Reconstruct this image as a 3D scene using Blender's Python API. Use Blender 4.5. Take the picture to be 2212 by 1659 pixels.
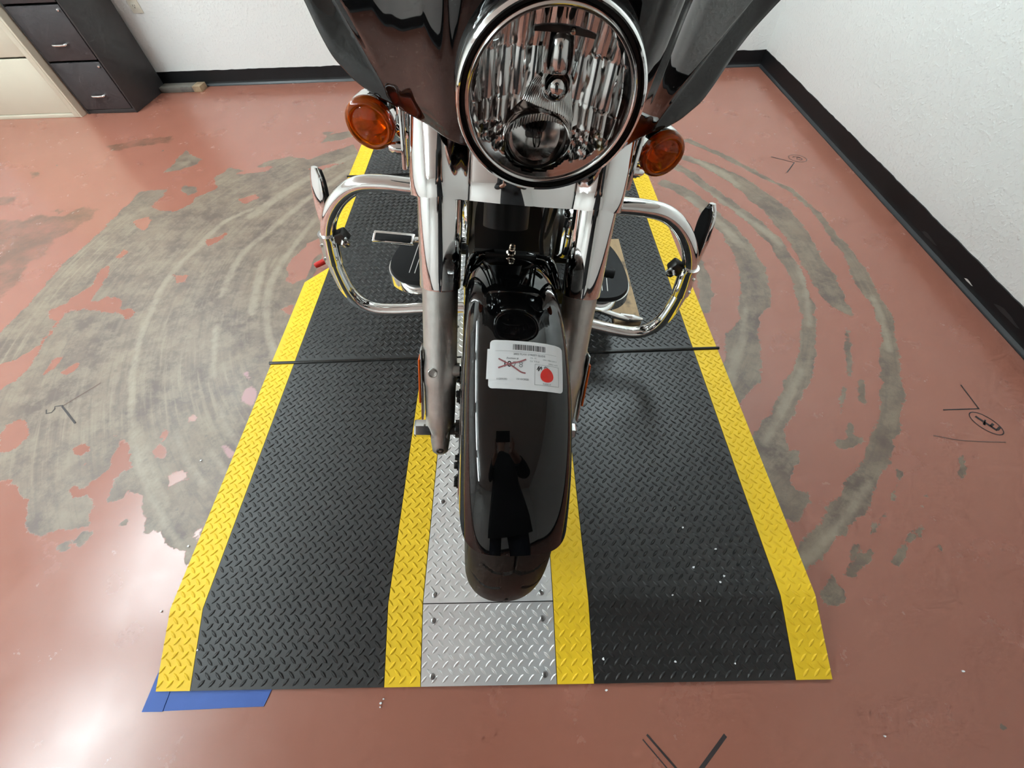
import bpy, bmesh, math, random
import numpy as np
from mathutils import Vector, Matrix

random.seed(7)
rng = np.random.default_rng(11)
for o in list(bpy.data.objects):
    bpy.data.objects.remove(o)
SC = bpy.context.scene
COL = SC.collection

# ------------------------------------------------------------------ camera
F_PX, PITCH, ROLL, YAW = 867.8, .9629, -.0604, .0338
CAM = np.array([.0919, 0.0, 1.1292])
def cam_axes():
    f = np.array([0, math.cos(PITCH), -math.sin(PITCH)]); r = np.array([1., 0, 0]); u = np.cross(r, f)
    r2 = math.cos(ROLL) * r + math.sin(ROLL) * u
    u2 = -math.sin(ROLL) * r + math.cos(ROLL) * u
    z = np.array([[math.cos(YAW), -math.sin(YAW), 0], [math.sin(YAW), math.cos(YAW), 0], [0, 0, 1]])
    return z @ r2, z @ u2, z @ f
cr, cu, cf = cam_axes()
cd = bpy.data.cameras.new('camera')
cam = bpy.data.objects.new('camera', cd)
COL.objects.link(cam)
cam.matrix_world = Matrix(((cr[0], cu[0], -cf[0], CAM[0]), (cr[1], cu[1], -cf[1], CAM[1]),
                           (cr[2], cu[2], -cf[2], CAM[2]), (0, 0, 0, 1)))
cd.sensor_fit = 'HORIZONTAL'
cd.sensor_width = 36.0
cd.lens = 36.0 * F_PX / 2212.0
cd.clip_start = .02
cd.clip_end = 40
SC.camera = cam

# ------------------------------------------------------------------ world, exposure
w = bpy.data.worlds.new('world')
SC.world = w
w.use_nodes = True
w.node_tree.nodes['Background'].inputs[0].default_value = (.9, .95, 1, 1)
w.node_tree.nodes['Background'].inputs[1].default_value = .3
SC.view_settings.view_transform = 'Standard'
SC.view_settings.look = 'None'
SC.view_settings.gamma = 1.0
SC.view_settings.use_curve_mapping = False
SC.view_settings.exposure = 0.55
LIGHT = 26.0            # ceiling panel emission
SC.cycles.max_bounces = 5
SC.cycles.diffuse_bounces = 3
SC.cycles.glossy_bounces = 4
SC.cycles.use_adaptive_sampling = True
SC.cycles.adaptive_threshold = .06
SC.cycles.adaptive_min_samples = 12
SC.cycles.transparent_max_bounces = 12
SC.cycles.caustics_reflective = False
SC.cycles.caustics_refractive = False

# ------------------------------------------------------------------ materials
def nodes_of(name):
    m = bpy.data.materials.new(name)
    m.use_nodes = True
    return m, m.node_tree.nodes, m.node_tree.links, m.node_tree.nodes['Principled BSDF']
def mat(name, col, rough=.5, metal=0., spec=.5, coat=0., coat_rough=.03, noise=0., nscale=20., bump=0., bscale=200., rvar=0.):
    m, N, L, b = nodes_of(name)
    b.inputs['Base Color'].default_value = (*col, 1)
    b.inputs['Roughness'].default_value = rough
    b.inputs['Metallic'].default_value = metal
    b.inputs['Specular IOR Level'].default_value = spec
    b.inputs['Coat Weight'].default_value = coat
    b.inputs['Coat Roughness'].default_value = coat_rough
    if noise or bump or rvar:
        tc = N.new('ShaderNodeTexCoord')
    if noise:
        n = N.new('ShaderNodeTexNoise'); n.inputs['Scale'].default_value = nscale; n.inputs['Detail'].default_value = 6
        L.new(tc.outputs['Object'], n.inputs['Vector'])
        mx = N.new('ShaderNodeMix'); mx.data_type = 'RGBA'
        mx.inputs['A'].default_value = (*[c * (1 - noise) for c in col], 1)
        mx.inputs['B'].default_value = (*[min(1, c * (1 + noise)) for c in col], 1)
        L.new(n.outputs['Fac'], mx.inputs['Factor']); L.new(mx.outputs['Result'], b.inputs['Base Color'])
    if rvar:
        n = N.new('ShaderNodeTexNoise'); n.inputs['Scale'].default_value = nscale; n.inputs['Detail'].default_value = 8
        L.new(tc.outputs['Object'], n.inputs['Vector'])
        mr = N.new('ShaderNodeMapRange'); mr.inputs['To Min'].default_value = max(0, rough - rvar); mr.inputs['To Max'].default_value = rough + rvar
        L.new(n.outputs['Fac'], mr.inputs['Value']); L.new(mr.outputs['Result'], b.inputs['Roughness'])
    if bump:
        n = N.new('ShaderNodeTexNoise'); n.inputs['Scale'].default_value = bscale; n.inputs['Detail'].default_value = 3
        L.new(tc.outputs['Object'], n.inputs['Vector'])
        bp = N.new('ShaderNodeBump'); bp.inputs['Strength'].default_value = bump; bp.inputs['Distance'].default_value = .002
        L.new(n.outputs['Fac'], bp.inputs['Height']); L.new(bp.outputs['Normal'], b.inputs['Normal'])
    return m
def glassy(name, tint, gloss_rough=.0, ior=1.45, clear=1.0, body=None):
    """thin clear shell: what lies behind shows through, the surface mirrors by Fresnel"""
    m, N, L, b = nodes_of(name)
    N.remove(b)
    out = N['Material Output']
    tr = N.new('ShaderNodeBsdfTransparent'); tr.inputs['Color'].default_value = (*tint, 1)
    gl = N.new('ShaderNodeBsdfGlossy'); gl.inputs['Roughness'].default_value = gloss_rough
    fr = N.new('ShaderNodeFresnel'); fr.inputs['IOR'].default_value = ior
    mx = N.new('ShaderNodeMixShader')
    L.new(fr.outputs['Fac'], mx.inputs['Fac'])
    src = tr
    if body is not None:
        df = N.new('ShaderNodeBsdfTranslucent'); df.inputs['Color'].default_value = (*body, 1)
        d2 = N.new('ShaderNodeBsdfDiffuse'); d2.inputs['Color'].default_value = (*body, 1)
        m1 = N.new('ShaderNodeMixShader'); m1.inputs['Fac'].default_value = .5
        L.new(df.outputs[0], m1.inputs[1]); L.new(d2.outputs[0], m1.inputs[2])
        m2 = N.new('ShaderNodeMixShader'); m2.inputs['Fac'].default_value = 1 - clear
        L.new(tr.outputs[0], m2.inputs[1]); L.new(m1.outputs[0], m2.inputs[2]); src = m2
    L.new(src.outputs[0], mx.inputs[1]); L.new(gl.outputs[0], mx.inputs[2]); L.new(mx.outputs[0], out.inputs['Surface'])
    return m
def emis(name, col, s):
    m, N, L, b = nodes_of(name)
    b.inputs['Base Color'].default_value = (.8, .8, .8, 1)
    b.inputs['Emission Color'].default_value = (*col, 1)
    b.inputs['Emission Strength'].default_value = s
    return m

M = {}
M['chrome'] = mat('chrome', (.86, .86, .85), .035, 1.0)
M['chrome_soft'] = mat('chrome_soft', (.80, .80, .79), .10, 1.0)
M['alloy'] = mat('cast_alloy', (.56, .55, .52), .36, .72, noise=.22, nscale=60, rvar=.08)
M['gloss_black'] = mat('gloss_black_paint', (.003, .003, .0032), .02, 0, .5, coat=.25)
M['satin_black'] = mat('satin_black', (.003, .003, .003), .42, 0, .3)
M['dark_metal'] = mat('dark_metal', (.06, .058, .055), .35, .8)
M['steel_disc'] = mat('brushed_steel', (.5, .5, .5), .25, 1.0)
M['rubber'] = mat('tyre_rubber', (.015, .013, .011), .5, 0, .28, noise=.3, nscale=30, bump=.05, bscale=400)
M['pad_rubber'] = mat('pad_rubber', (.008, .008, .009), .6, 0, .25)
M['amber'] = glassy('amber_lens', (1.0, .26, .010), .03, 1.5, clear=.50, body=(1.0, .20, .004))
M['amber_solid'] = mat('amber_reflector', (.8, .12, .005), .15)
M['glass'] = glassy('clear_glass', (.97, .98, .98), .0, 1.35)
M['reflector'] = mat('lamp_reflector', (.80, .80, .79), .13, 1.0)
M['mat_black'] = mat('black_rubber_mat', (.0205, .0200, .0200), .42, 0, .5, noise=.18, nscale=9, bump=.04, bscale=600)
M['mat_yellow'] = mat('yellow_rubber_edging', (.90, .58, .022), .5, 0, .35, noise=.10, nscale=14)
M['plate'] = mat('aluminium_tread_plate', (.86, .86, .86), .30, .62, noise=.05, nscale=12, rvar=.07)
M['screw'] = mat('screw_steel', (.35, .35, .35), .3, 1.0)
M['black_steel'] = mat('black_steel', (.012, .012, .012), .45)
M['rod'] = mat('black_enamel_rod', (.01, .01, .01), .12)
M['red_grip'] = mat('red_vinyl_grip', (.62, .03, .025), .4)
M['tape'] = mat('blue_masking_tape', (.022, .085, .36), .55, noise=.08, nscale=30)
M['paper'] = mat('white_label_paper', (.86, .86, .87), .45, bump=.02, bscale=60)
M['ink'] = mat('black_ink', (.03, .03, .035), .6)
M['grey_ink'] = mat('grey_ink', (.26, .27, .28), .6)
M['red_dot'] = mat('red_sticker', (.80, .028, .018), .45)
M['marker_red'] = mat('brown_red_marker', (.34, .12, .13), .6)
M['marker'] = mat('black_marker', (.035, .025, .025), .6)
M['marker_thin'] = mat('faded_marker', (.13, .075, .06), .6)
M['smoke'] = glassy('smoked_screen', (.06, .06, .065), .0, 1.45)
M['grey_cab'] = mat('charcoal_enamel', (.040, .038, .039), .42, noise=.12, nscale=5)
M['grey_draw'] = mat('charcoal_enamel_drawer', (.050, .045, .048), .42, noise=.12, nscale=5)
M['beige'] = mat('beige_enamel', (.66, .61, .49), .45, noise=.04, nscale=6)
M['beige_edge'] = mat('beige_enamel_edge', (.42, .38, .28), .5)
M['outlet'] = mat('ivory_plastic', (.68, .64, .54), .4)
M['outlet_dark'] = mat('socket_slots', (.05, .045, .04), .5)
M['skin'] = mat('skin', (.52, .30, .22), .5)
M['shirt'] = mat('black_cotton', (.012, .012, .014), .85)
M['denim'] = mat('dark_denim', (.02, .025, .04), .85)
M['hair'] = mat('dark_hair', (.02, .014, .01), .6)
M['shoe'] = mat('black_shoe', (.015, .015, .015), .5)
M['phone'] = mat('phone_black', (.01, .01, .012), .2)
M['seat'] = mat('black_vinyl', (.012, .012, .012), .5, bump=.1, bscale=300)
M['panel'] = emis('light_diffuser', (.86, 1.0, 1.03), LIGHT)
M['panel_frame'] = mat('light_frame', (.8, .8, .8), .5)
M['label_card'] = mat('small_white_label', (.6, .6, .58), .5)
M['brass'] = mat('polished_fitting', (.75, .66, .55), .15, 1.0)

def wood_mat(name, base, dark, scale):
    m, N, L, b = nodes_of(name)
    tc = N.new('ShaderNodeTexCoord')
    mp = N.new('ShaderNodeMapping'); mp.inputs['Scale'].default_value = scale
    L.new(tc.outputs['Object'], mp.inputs['Vector'])
    n = N.new('ShaderNodeTexNoise'); n.inputs['Scale'].default_value = 6; n.inputs['Detail'].default_value = 8; n.inputs['Roughness'].default_value = .65
    L.new(mp.outputs['Vector'], n.inputs['Vector'])
    n2 = N.new('ShaderNodeTexNoise'); n2.inputs['Scale'].default_value = 14; n2.inputs['Detail'].default_value = 6
    L.new(tc.outputs['Object'], n2.inputs['Vector'])
    r = N.new('ShaderNodeValToRGB')
    r.color_ramp.elements[0].position = .3; r.color_ramp.elements[0].color = (*[c * .75 for c in base], 1)
    r.color_ramp.elements[1].position = .7; r.color_ramp.elements[1].color = (*base, 1)
    L.new(n.outputs['Fac'], r.inputs['Fac'])
    r2 = N.new('ShaderNodeValToRGB')
    r2.color_ramp.elements[0].position = .56; r2.color_ramp.elements[0].color = (0, 0, 0, 1)
    r2.color_ramp.elements[1].position = .70; r2.color_ramp.elements[1].color = (1, 1, 1, 1)
    L.new(n2.outputs['Fac'], r2.inputs['Fac'])
    mx = N.new('ShaderNodeMix'); mx.data_type = 'RGBA'
    L.new(r2.outputs['Color'], mx.inputs['Factor']); L.new(r.outputs['Color'], mx.inputs['A'])
    mx.inputs['B'].default_value = (*dark, 1)
    L.new(mx.outputs['Result'], b.inputs['Base Color'])
    b.inputs['Roughness'].default_value = .7
    return m
M['plank'] = wood_mat('worn_pine', (.52, .35, .19), (.07, .055, .045), (8, 1, 1))
M['block'] = wood_mat('grey_painted_wood', (.20, .18, .155), (.10, .09, .08), (1, 6, 1))
M['block_end'] = wood_mat('raw_wood', (.46, .33, .20), (.28, .19, .12), (1, 6, 1))

def wall_mat():
    m, N, L, b = nodes_of('white_textured_wall')
    b.inputs['Base Color'].default_value = (.80, .81, .79, 1)
    b.inputs['Roughness'].default_value = .55
    tc = N.new('ShaderNodeTexCoord')
    n = N.new('ShaderNodeTexNoise'); n.inputs['Scale'].default_value = 75; n.inputs['Detail'].default_value = 3
    L.new(tc.outputs['Object'], n.inputs['Vector'])
    n2 = N.new('ShaderNodeTexNoise'); n2.inputs['Scale'].default_value = 22; n2.inputs['Detail'].default_value = 2
    L.new(tc.outputs['Object'], n2.inputs['Vector'])
    r = N.new('ShaderNodeMapRange'); r.inputs['From Min'].default_value = .5; r.inputs['From Max'].default_value = .72
    L.new(n.outputs['Fac'], r.inputs['Value'])
    a = N.new('ShaderNodeMath'); a.operation = 'MULTIPLY_ADD'; a.inputs[1].default_value = .35
    L.new(n2.outputs['Fac'], a.inputs[0]); L.new(r.outputs['Result'], a.inputs[2])
    bp = N.new('ShaderNodeBump'); bp.inputs['Strength'].default_value = .35; bp.inputs['Distance'].default_value = .003
    L.new(a.outputs[0], bp.inputs['Height']); L.new(bp.outputs['Normal'], b.inputs['Normal'])
    return m
M['wall'] = wall_mat()
M['ceiling'] = mat('white_ceiling_tile', (.78, .78, .76), .8, bump=.2, bscale=90)
M['base_black'] = mat('black_vinyl_base', (.006, .006, .007), .5, 0, .35, noise=.5, nscale=7)
M['base_toe'] = mat('scuffed_base_toe', (.022, .024, .027), .4)

# ------------------------------------------------------------------ mesh helpers
def tag(o, label=None, cat=None, group=None, kind=None):
    if label: o['label'] = label
    if cat: o['category'] = cat
    if group: o['group'] = group
    if kind: o['kind'] = kind
    return o
def mobj(name, V, Fc, m, parent=None, smooth=True, angle=40, off=(0, 0, 0)):
    me = bpy.data.meshes.new(name)
    V = np.asarray(V, float) - np.asarray(off, float)
    me.from_pydata([tuple(map(float, v)) for v in V], [], [tuple(map(int, f)) for f in Fc])
    me.validate()
    bm = bmesh.new(); bm.from_mesh(me); bmesh.ops.recalc_face_normals(bm, faces=bm.faces); bm.to_mesh(me); bm.free()
    if smooth:
        me.polygons.foreach_set('use_smooth', [True] * len(me.polygons))
        me.set_sharp_from_angle(angle=math.radians(angle))
    if m is not None: me.materials.append(M[m] if isinstance(m, str) else m)
    o = bpy.data.objects.new(name, me)
    COL.objects.link(o)
    if parent is not None: o.parent = parent
    return o
def empty(name, loc=(0, 0, 0), rz=0, parent=None):
    o = bpy.data.objects.new(name, None); COL.objects.link(o)
    o.location = loc; o.rotation_euler = (0, 0, rz); o.empty_display_size = .1
    if parent: o.parent = parent
    return o
def basis(n, up=(0, 0, 1)):
    n = np.asarray(n, float); n = n / np.linalg.norm(n)
    u = np.asarray(up, float)
    if abs(u @ n) > .95: u = np.array([1., 0, 0])
    x = np.cross(u, n); x /= np.linalg.norm(x)
    return x, np.cross(n, x), n
def lathe(prof, o=(0, 0, 0), n=(0, 0, 1), seg=32, up=(0, 0, 1)):
    """prof: (radius, height along n)"""
    x, y, n = basis(n, up); o = np.asarray(o, float)
    V, Fc = [], []
    rings = []
    for r, h in prof:
        if r < 1e-6:
            rings.append([len(V)]); V.append(o + n * h)
        else:
            rings.append(list(range(len(V), len(V) + seg)))
            for i in range(seg):
                a = 2 * math.pi * i / seg
                V.append(o + n * h + r * (math.cos(a) * x + math.sin(a) * y))
    for A, B in zip(rings[:-1], rings[1:]):
        for i in range(seg):
            j = (i + 1) % seg
            if len(A) == 1 and len(B) == 1: continue
            if len(A) == 1: Fc.append((A[0], B[i], B[j]))
            elif len(B) == 1: Fc.append((A[i], B[0], A[j]))
            else: Fc.append((A[i], A[j], B[j], B[i]))
    return V, Fc
def smooth_path(P, n=6):
    P = [np.asarray(p, float) for p in P]
    Q = [2 * P[0] - P[1]] + P + [2 * P[-1] - P[-2]]
    out = []
    for i in range(1, len(Q) - 2):
        for k in range(n):
            t = k / n
            a, b, c, d = Q[i - 1], Q[i], Q[i + 1], Q[i + 2]
            out.append(.5 * (2 * b + (c - a) * t + (2 * a - 5 * b + 4 * c - d) * t * t + (3 * b - a - 3 * c + d) * t ** 3))
    out.append(P[-1])
    return out
def tube(P, r, seg=14, caps=True, smooth=6):
    P = smooth_path(P, smooth) if smooth else [np.asarray(p, float) for p in P]
    rr = r if hasattr(r, '__len__') else [r] * len(P)
    if hasattr(r, '__len__') and len(r) != len(P): rr = list(np.interp(np.linspace(0, 1, len(P)), np.linspace(0, 1, len(r)), r))
    V, Fc = [], []
    t = P[1] - P[0]; x, y, _ = basis(t)
    for i, p in enumerate(P):
        t = P[min(i + 1, len(P) - 1)] - P[max(i - 1, 0)]; t /= np.linalg.norm(t)
        x = x - t * (x @ t); x /= np.linalg.norm(x); y = np.cross(t, x)
        for k in range(seg):
            a = 2 * math.pi * k / seg
            V.append(p + rr[i] * (math.cos(a) * x + math.sin(a) * y))
    for i in range(len(P) - 1):
        for k in range(seg):
            j = (k + 1) % seg
            Fc.append((i * seg + k, i * seg + j, (i + 1) * seg + j, (i + 1) * seg + k))
    if caps:
        Fc.append(tuple(range(seg))[::-1]); Fc.append(tuple(range((len(P) - 1) * seg, len(P) * seg)))
    return V, Fc
def box(c, s, R=None, bev=0.0, seg=2):
    """bevelled box, centre c, full size s, optional 3x3 rotation (columns = axes)"""
    bm = bmesh.new(); bmesh.ops.create_cube(bm, size=1)
    for v in bm.verts: v.co = Vector((v.co.x * s[0], v.co.y * s[1], v.co.z * s[2]))
    if bev: bmesh.ops.bevel(bm, geom=list(bm.edges), offset=bev, segments=seg, profile=.5, affect='EDGES')
    V = np.array([v.co[:] for v in bm.verts]); bm.verts.index_update()
    Fc = [[v.index for v in f.verts] for f in bm.faces]; bm.free()
    if R is not None: V = V @ np.asarray(R).T
    return list(V + np.asarray(c)), Fc
def grid_faces(nu, nv, closed_u=False):
    Fc = []
    for i in range(nu - (0 if closed_u else 1)):
        for j in range(nv - 1):
            a = i * nv + j; b = ((i + 1) % nu) * nv + j
            Fc.append((a, b, b + 1, a + 1))
    return Fc
def join(*parts):
    V, Fc = [], []
    for v, f in parts:
        n = len(V); V.extend(list(v)); Fc.extend([tuple(k + n for k in q) for q in f])
    return V, Fc
def prism(poly, z0, z1, axis=2):
    """vertical prism over a 2D polygon"""
    n = len(poly)
    V = [(p[0], p[1], z0) for p in poly] + [(p[0], p[1], z1) for p in poly]
    Fc = [tuple(range(n))[::-1], tuple(range(n, 2 * n))] + [(i, (i + 1) % n, n + (i + 1) % n, n + i) for i in range(n)]
    return V, Fc
def rotm(axis, a):
    return np.array(Matrix.Rotation(a, 3, Vector(axis)))

# ------------------------------------------------------------------ the room
CORNER = np.array([1.896, 3.5014, 0.]); WY = -.0302
RL = np.array([-math.cos(WY), -math.sin(WY), 0]); RB_ = np.array([math.sin(WY), -math.cos(WY), 0])
def RM(a, b, z=0.):
    """room coordinates: a metres left of the right wall, b metres out from the back wall"""
    return CORNER + RL * a + RB_ * b + np.array([0, 0, z])
ROOM_A, ROOM_B, ROOM_H = 6.6, 7.4, 2.75
def rbox(name, a0, a1, b0, b1, z0, z1, m, parent=None, bev=0.):
    c = RM((a0 + a1) / 2, (b0 + b1) / 2, (z0 + z1) / 2)
    R = np.stack([RL, RB_, [0, 0, 1]], 1)
    V, Fc = box(c, (abs(a1 - a0), abs(b1 - b0), abs(z1 - z0)), R, bev)
    return mobj(name, V, Fc, m, parent, smooth=bev > 0)
T = .12
for nm, a0, a1, b0, b1 in (('wall_back', -T, ROOM_A + T, -T, 0), ('wall_right', -T, 0, 0, ROOM_B),
                           ('wall_left', ROOM_A, ROOM_A + T, 0, ROOM_B), ('wall_front', -T, ROOM_A + T, ROOM_B, ROOM_B + T)):
    tag(rbox(nm, a0, a1, b0, b1, 0, ROOM_H, 'wall'), kind='structure')
tag(rbox('ceiling', -T, ROOM_A + T, -T, ROOM_B + T, ROOM_H, ROOM_H + .1, 'ceiling'), kind='structure')

def baseboard(name, p0, p1, inward, n=260):
    """black base band with a hand-cut ragged top edge and a cove toe"""
    p0, p1, inward = map(np.asarray, (p0, p1, inward))
    ts = np.linspace(0, 1, n); L = np.linalg.norm(p1 - p0)
    r = np.random.default_rng(len(name))
    jag = np.interp(ts * L, np.arange(0, L + .2, .035), r.normal(0, .0011, len(np.arange(0, L + .2, .035)))) + r.normal(0, .0004, n)
    V = []
    prof = [(.0, 0), (.016, 0), (.012, .006), (.006, .014), (.0042, .03), (.0032, .093), (.0, .0945)]
    for t, j in zip(ts, jag):
        for k, (d, h) in enumerate(prof):
            V.append(p0 + (p1 - p0) * t + inward * d + np.array([0, 0, h + (j if k >= 5 else 0)]))
    Fc = grid_faces(n, len(prof))
    o = tag(mobj(name, V, Fc, 'base_black', angle=60), kind='structure')
    V2 = []
    for t in np.linspace(0, 1, 40):
        for d, h in ((.0168, 0.0005), (.0168, .002), (.0126, .0068), (.0072, .0140), (.0068, .0135)):
            V2.append(p0 + (p1 - p0) * t + inward * d + np.array([0, 0, h]))
    mobj('cove_toe', V2, grid_faces(40, 5), 'base_toe', o, angle=60)
    return o
baseboard('baseboard_back', RM(0, 0), RM(ROOM_A, 0), RB_)
bbR = baseboard('baseboard_right', RM(0, 0), RM(0, ROOM_B), RL)
baseboard('baseboard_left', RM(ROOM_A, 0), RM(ROOM_A, ROOM_B), -RL)
baseboard('baseboard_front', RM(0, ROOM_B), RM(ROOM_A, ROOM_B), -RB_)
# scuffs on the right base
for b, z, w_, h_, m in ((2.06, .035, .10, .012, 'base_toe'), (2.33, .03, .045, .006, 'label_card'), (2.52, .045, .12, .014, 'base_toe'), (2.62, .012, .02, .003, 'label_card')):
    V = []
    for k in range(10):
        a = 2 * math.pi * k / 10; q = 1 + .25 * math.sin(3 * a + b)
        V.append(RM(.0048, b + w_ / 2 * math.cos(a) * q, z + h_ / 2 * math.sin(a) * q + .15 * w_ * 0))
    mobj('scuff', V, [tuple(range(10))], m, bbR, smooth=False)

# fluorescent fixtures, their hung form made up to brighten the ceiling: a glowing wrap-round diffuser under a slim white spine, on two rods
def ceiling_light(a, b, w_, d_, label):
    zc = ROOM_H - .34
    root = empty('hanging_light', RM(a, b, zc), WY)
    tag(root, label, 'light', 'hanging fluorescent lights')
    V, Fc = box((0, 0, .045), (w_ * .35, d_, .03), bev=.004); mobj('spine', V, Fc, 'panel_frame', root)
    for s in (-1, 1):
        V, Fc = box((0, s * (d_ / 2 + .008), .01), (w_ + .01, .016, .07), bev=.006); mobj('end_cap', V, Fc, 'panel_frame', root)
        V, Fc = tube([(0, s * d_ * .35, .06), (0, s * d_ * .35, .20), (0, s * d_ * .35, .34)], .005, 8, smooth=0); mobj('hanger_rod', V, Fc, 'panel_frame', root)
    n = 13; V = []
    for s in (-1, 1):
        for k in range(n):
            t = math.pi * k / (n - 1)
            V.append((w_ / 2 * math.cos(t), s * d_ / 2, .03 - .055 * math.sin(t) ** .6))
    Fc = [(k, k + 1, n + k + 1, n + k) for k in range(n - 1)] + [(0, n, 2 * n - 1, n - 1), tuple(range(n)), tuple(range(n, 2 * n))]
    mobj('diffuser', V, Fc, 'panel', root, smooth=True)
for a, b, pos in ((1.0, 1.3, 'added near the right wall to even the light'), (4.8, 1.2, 'in front of the filing cabinets'), (4.8, 2.75, 'second from the filing cabinets'),  # right-hand fixture is unseen, added to even out the light
                  (4.8, 4.3, 'third from the filing cabinets'), (4.8, 5.85, 'last of the row from the filing cabinets')):
    ceiling_light(a, b, .26, 1.24, 'long white hanging fluorescent light ' + pos)

# ------------------------------------------------------------------ the floor with its worn paint
WORN_STROKES=[[(1.1,2.44,.023),(1.17,2.355,.018),(1.253,2.235,.02),(1.311,2.141,.017),(1.358,2.052,.015),(1.411,1.967,.014),(1.461,1.886,.014),(1.482,1.783,.013),(1.494,1.685,.017),(1.498,1.594,.018),(1.495,1.508,.021),(1.499,1.426,.022),(1.497,1.338,.023),(1.477,1.257,.037),(1.466,1.16,.027),(1.463,1.105,.023),(1.451,1.035,.024),(1.419,.953,.023),(1.389,.877,.027),(1.35,.805,.029),(1.313,.737,.029),(1.374,.846,.028),(1.34,.782,.028),(1.309,.716,.032),(1.248,.623,.029),(1.198,.554,.028),(1.139,.49,.031),(1.088,.439,.03),(1.031,.381,.032),(.976,.335,.031),(.92,.292,.028),(.868,.254,.026),(.822,.218,.025),(.773,.183,.021)],[(1.033,2.254,.027),(1.119,2.175,.03),(1.199,2.065,.042),(1.251,1.964,.049),(1.286,1.855,.055),(1.322,1.738,.057),(1.336,1.618,.059),(1.342,1.506,.053),(1.331,1.381,.048),(1.332,1.275,.049),(1.32,1.177,.047),(1.322,1.112,.034),(1.338,1.066,.012)],[(1.232,1.466,.032),(1.234,1.365,.031),(1.23,1.271,.026),(1.213,1.183,.025),(1.193,1.091,.025),(1.163,1.006,.025),(1.125,.927,.025),(1.097,.867,.025),(1.058,.803,.028),(1.019,.749,.032),(1.089,.858,.025),(1.048,.787,.027),(1.001,.734,.03),(.956,.677,.029),(.908,.623,.031),(.859,.577,.03),(.805,.528,.03)],[(.944,2.19,.022),(1.01,2.098,.026),(1.058,1.964,.025),(1.108,1.854,.028),(1.154,1.75,.029),(1.194,1.64,.03),(1.221,1.55,.032),(1.234,1.454,.031)],[(.867,2.01,.029),(.956,1.895,.036),(1.004,1.775,.037),(1.045,1.65,.039),(1.065,1.548,.044),(1.076,1.453,.046),(1.073,1.342,.051),(1.051,1.24,.056),(1.017,1.146,.054),(.973,1.076,.037),(.941,1.0,.039),(.901,.937,.059),(.869,.862,.057),(.834,.791,.05),(.882,.867,.054),(.865,.802,.047),(.824,.748,.03),(.785,.697,.021)],[(.86,1.398,.024),(.858,1.292,.027),(.84,1.193,.024),(.811,1.102,.016)],[(1.288,.976,.006),(1.196,.769,.006)],[(1.224,.746,.01),(1.189,.675,.01)],[(1.155,.722,.007),(1.098,.628,.004)],[(1.116,.598,.008),(1.09,.543,.009)],[(1.05,.528,.012),(1.113,.534,.015)],[(1.174,.426,.003),(1.112,.36,.005)],[(1.065,.315,.003),(.979,.243,.003)],[(.989,.228,.005),(.961,.207,.008),(.924,.184,.009),(.897,.167,.006)],[(1.103,.257,.005),(1.059,.217,.006),(1.032,.195,.003)],[(1.148,.282,.003),(1.129,.265,.004)],[(1.209,.366,.004),(1.175,.332,.003)],[(1.372,.472,.009),(1.358,.446,.012),(1.323,.407,.006)],[(1.161,.228,.01),(1.161,.226,.009)],[(.856,.162,.012),(.85,.132,.022),(.827,.118,.018)],[(.958,.235,.008),(.921,.204,.003)]]
WORN_POLYS=[[(-1.976,1.009),(-1.969,1.107),(-1.972,1.313),(-1.983,1.575),(-1.956,1.731),(-1.949,1.913),(-1.939,2.144),(-1.795,2.153),(-1.78,2.094),(-1.815,2.009),(-1.732,1.949),(-1.645,1.933),(-1.593,1.993),(-1.594,2.056),(-1.514,2.148),(-1.578,2.256),(-1.534,2.362),(-1.409,2.315),(-1.329,2.421),(-1.203,2.459),(-1.083,2.419),(-.863,2.581),(-.806,2.453),(-.797,2.228),(-.789,1.669),(-.78,1.451),(-.798,.91),(-.804,.686),(-.774,.878),(-.811,.226),(-.828,.237),(-.84,.26),(-.87,.275),(-.899,.293),(-.922,.314),(-.95,.32),(-.963,.305),(-.982,.313),(-.986,.341),(-.993,.358),(-1.03,.397),(-1.037,.424),(-1.053,.428),(-1.093,.452),(-1.102,.446),(-1.096,.425),(-1.106,.412),(-1.129,.406),(-1.138,.422),(-1.147,.454),(-1.159,.482),(-1.135,.505),(-1.119,.519),(-1.137,.549),(-1.183,.611),(-1.24,.635),(-1.191,.591),(-1.205,.556),(-1.195,.531),(-1.186,.506),(-1.23,.456),(-1.276,.457),(-1.275,.448),(-1.256,.425),(-1.211,.433),(-1.182,.41),(-1.17,.375),(-1.155,.346),(-1.197,.33),(-1.269,.324),(-1.312,.325),(-1.343,.35),(-1.376,.424),(-1.417,.439),(-1.447,.462),(-1.491,.491),(-1.541,.483),(-1.63,.515)],[(.8,.556),(.909,.587),(.896,.541),(.888,.508),(.917,.507),(.895,.465),(.857,.42),(.861,.395),(.896,.38),(.891,.351),(.861,.329),(.825,.307),(.784,.318),(.794,.468)],[(-1.203,.277),(-1.208,.295),(-1.182,.3),(-1.159,.284),(-1.178,.275)],[(-1.17,.302),(-1.155,.317),(-1.128,.319),(-1.132,.293),(-1.147,.284)],[(-1.061,.339),(-1.058,.364),(-1.04,.351),(-1.045,.333)],[(-1.903,2.346),(-1.898,2.45),(-1.892,2.59),(-1.82,2.523),(-1.744,2.476),(-1.744,2.418),(-1.825,2.358)],[(-1.71,2.129),(-1.718,2.189),(-1.639,2.157),(-1.61,2.114),(-1.652,2.084)],[(-1.074,2.611),(-1.03,2.727),(-.9,2.759),(-.854,2.687),(-.987,2.635)],[(-1.112,2.757),(-1.017,2.759),(-1.043,2.694)]]
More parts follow.
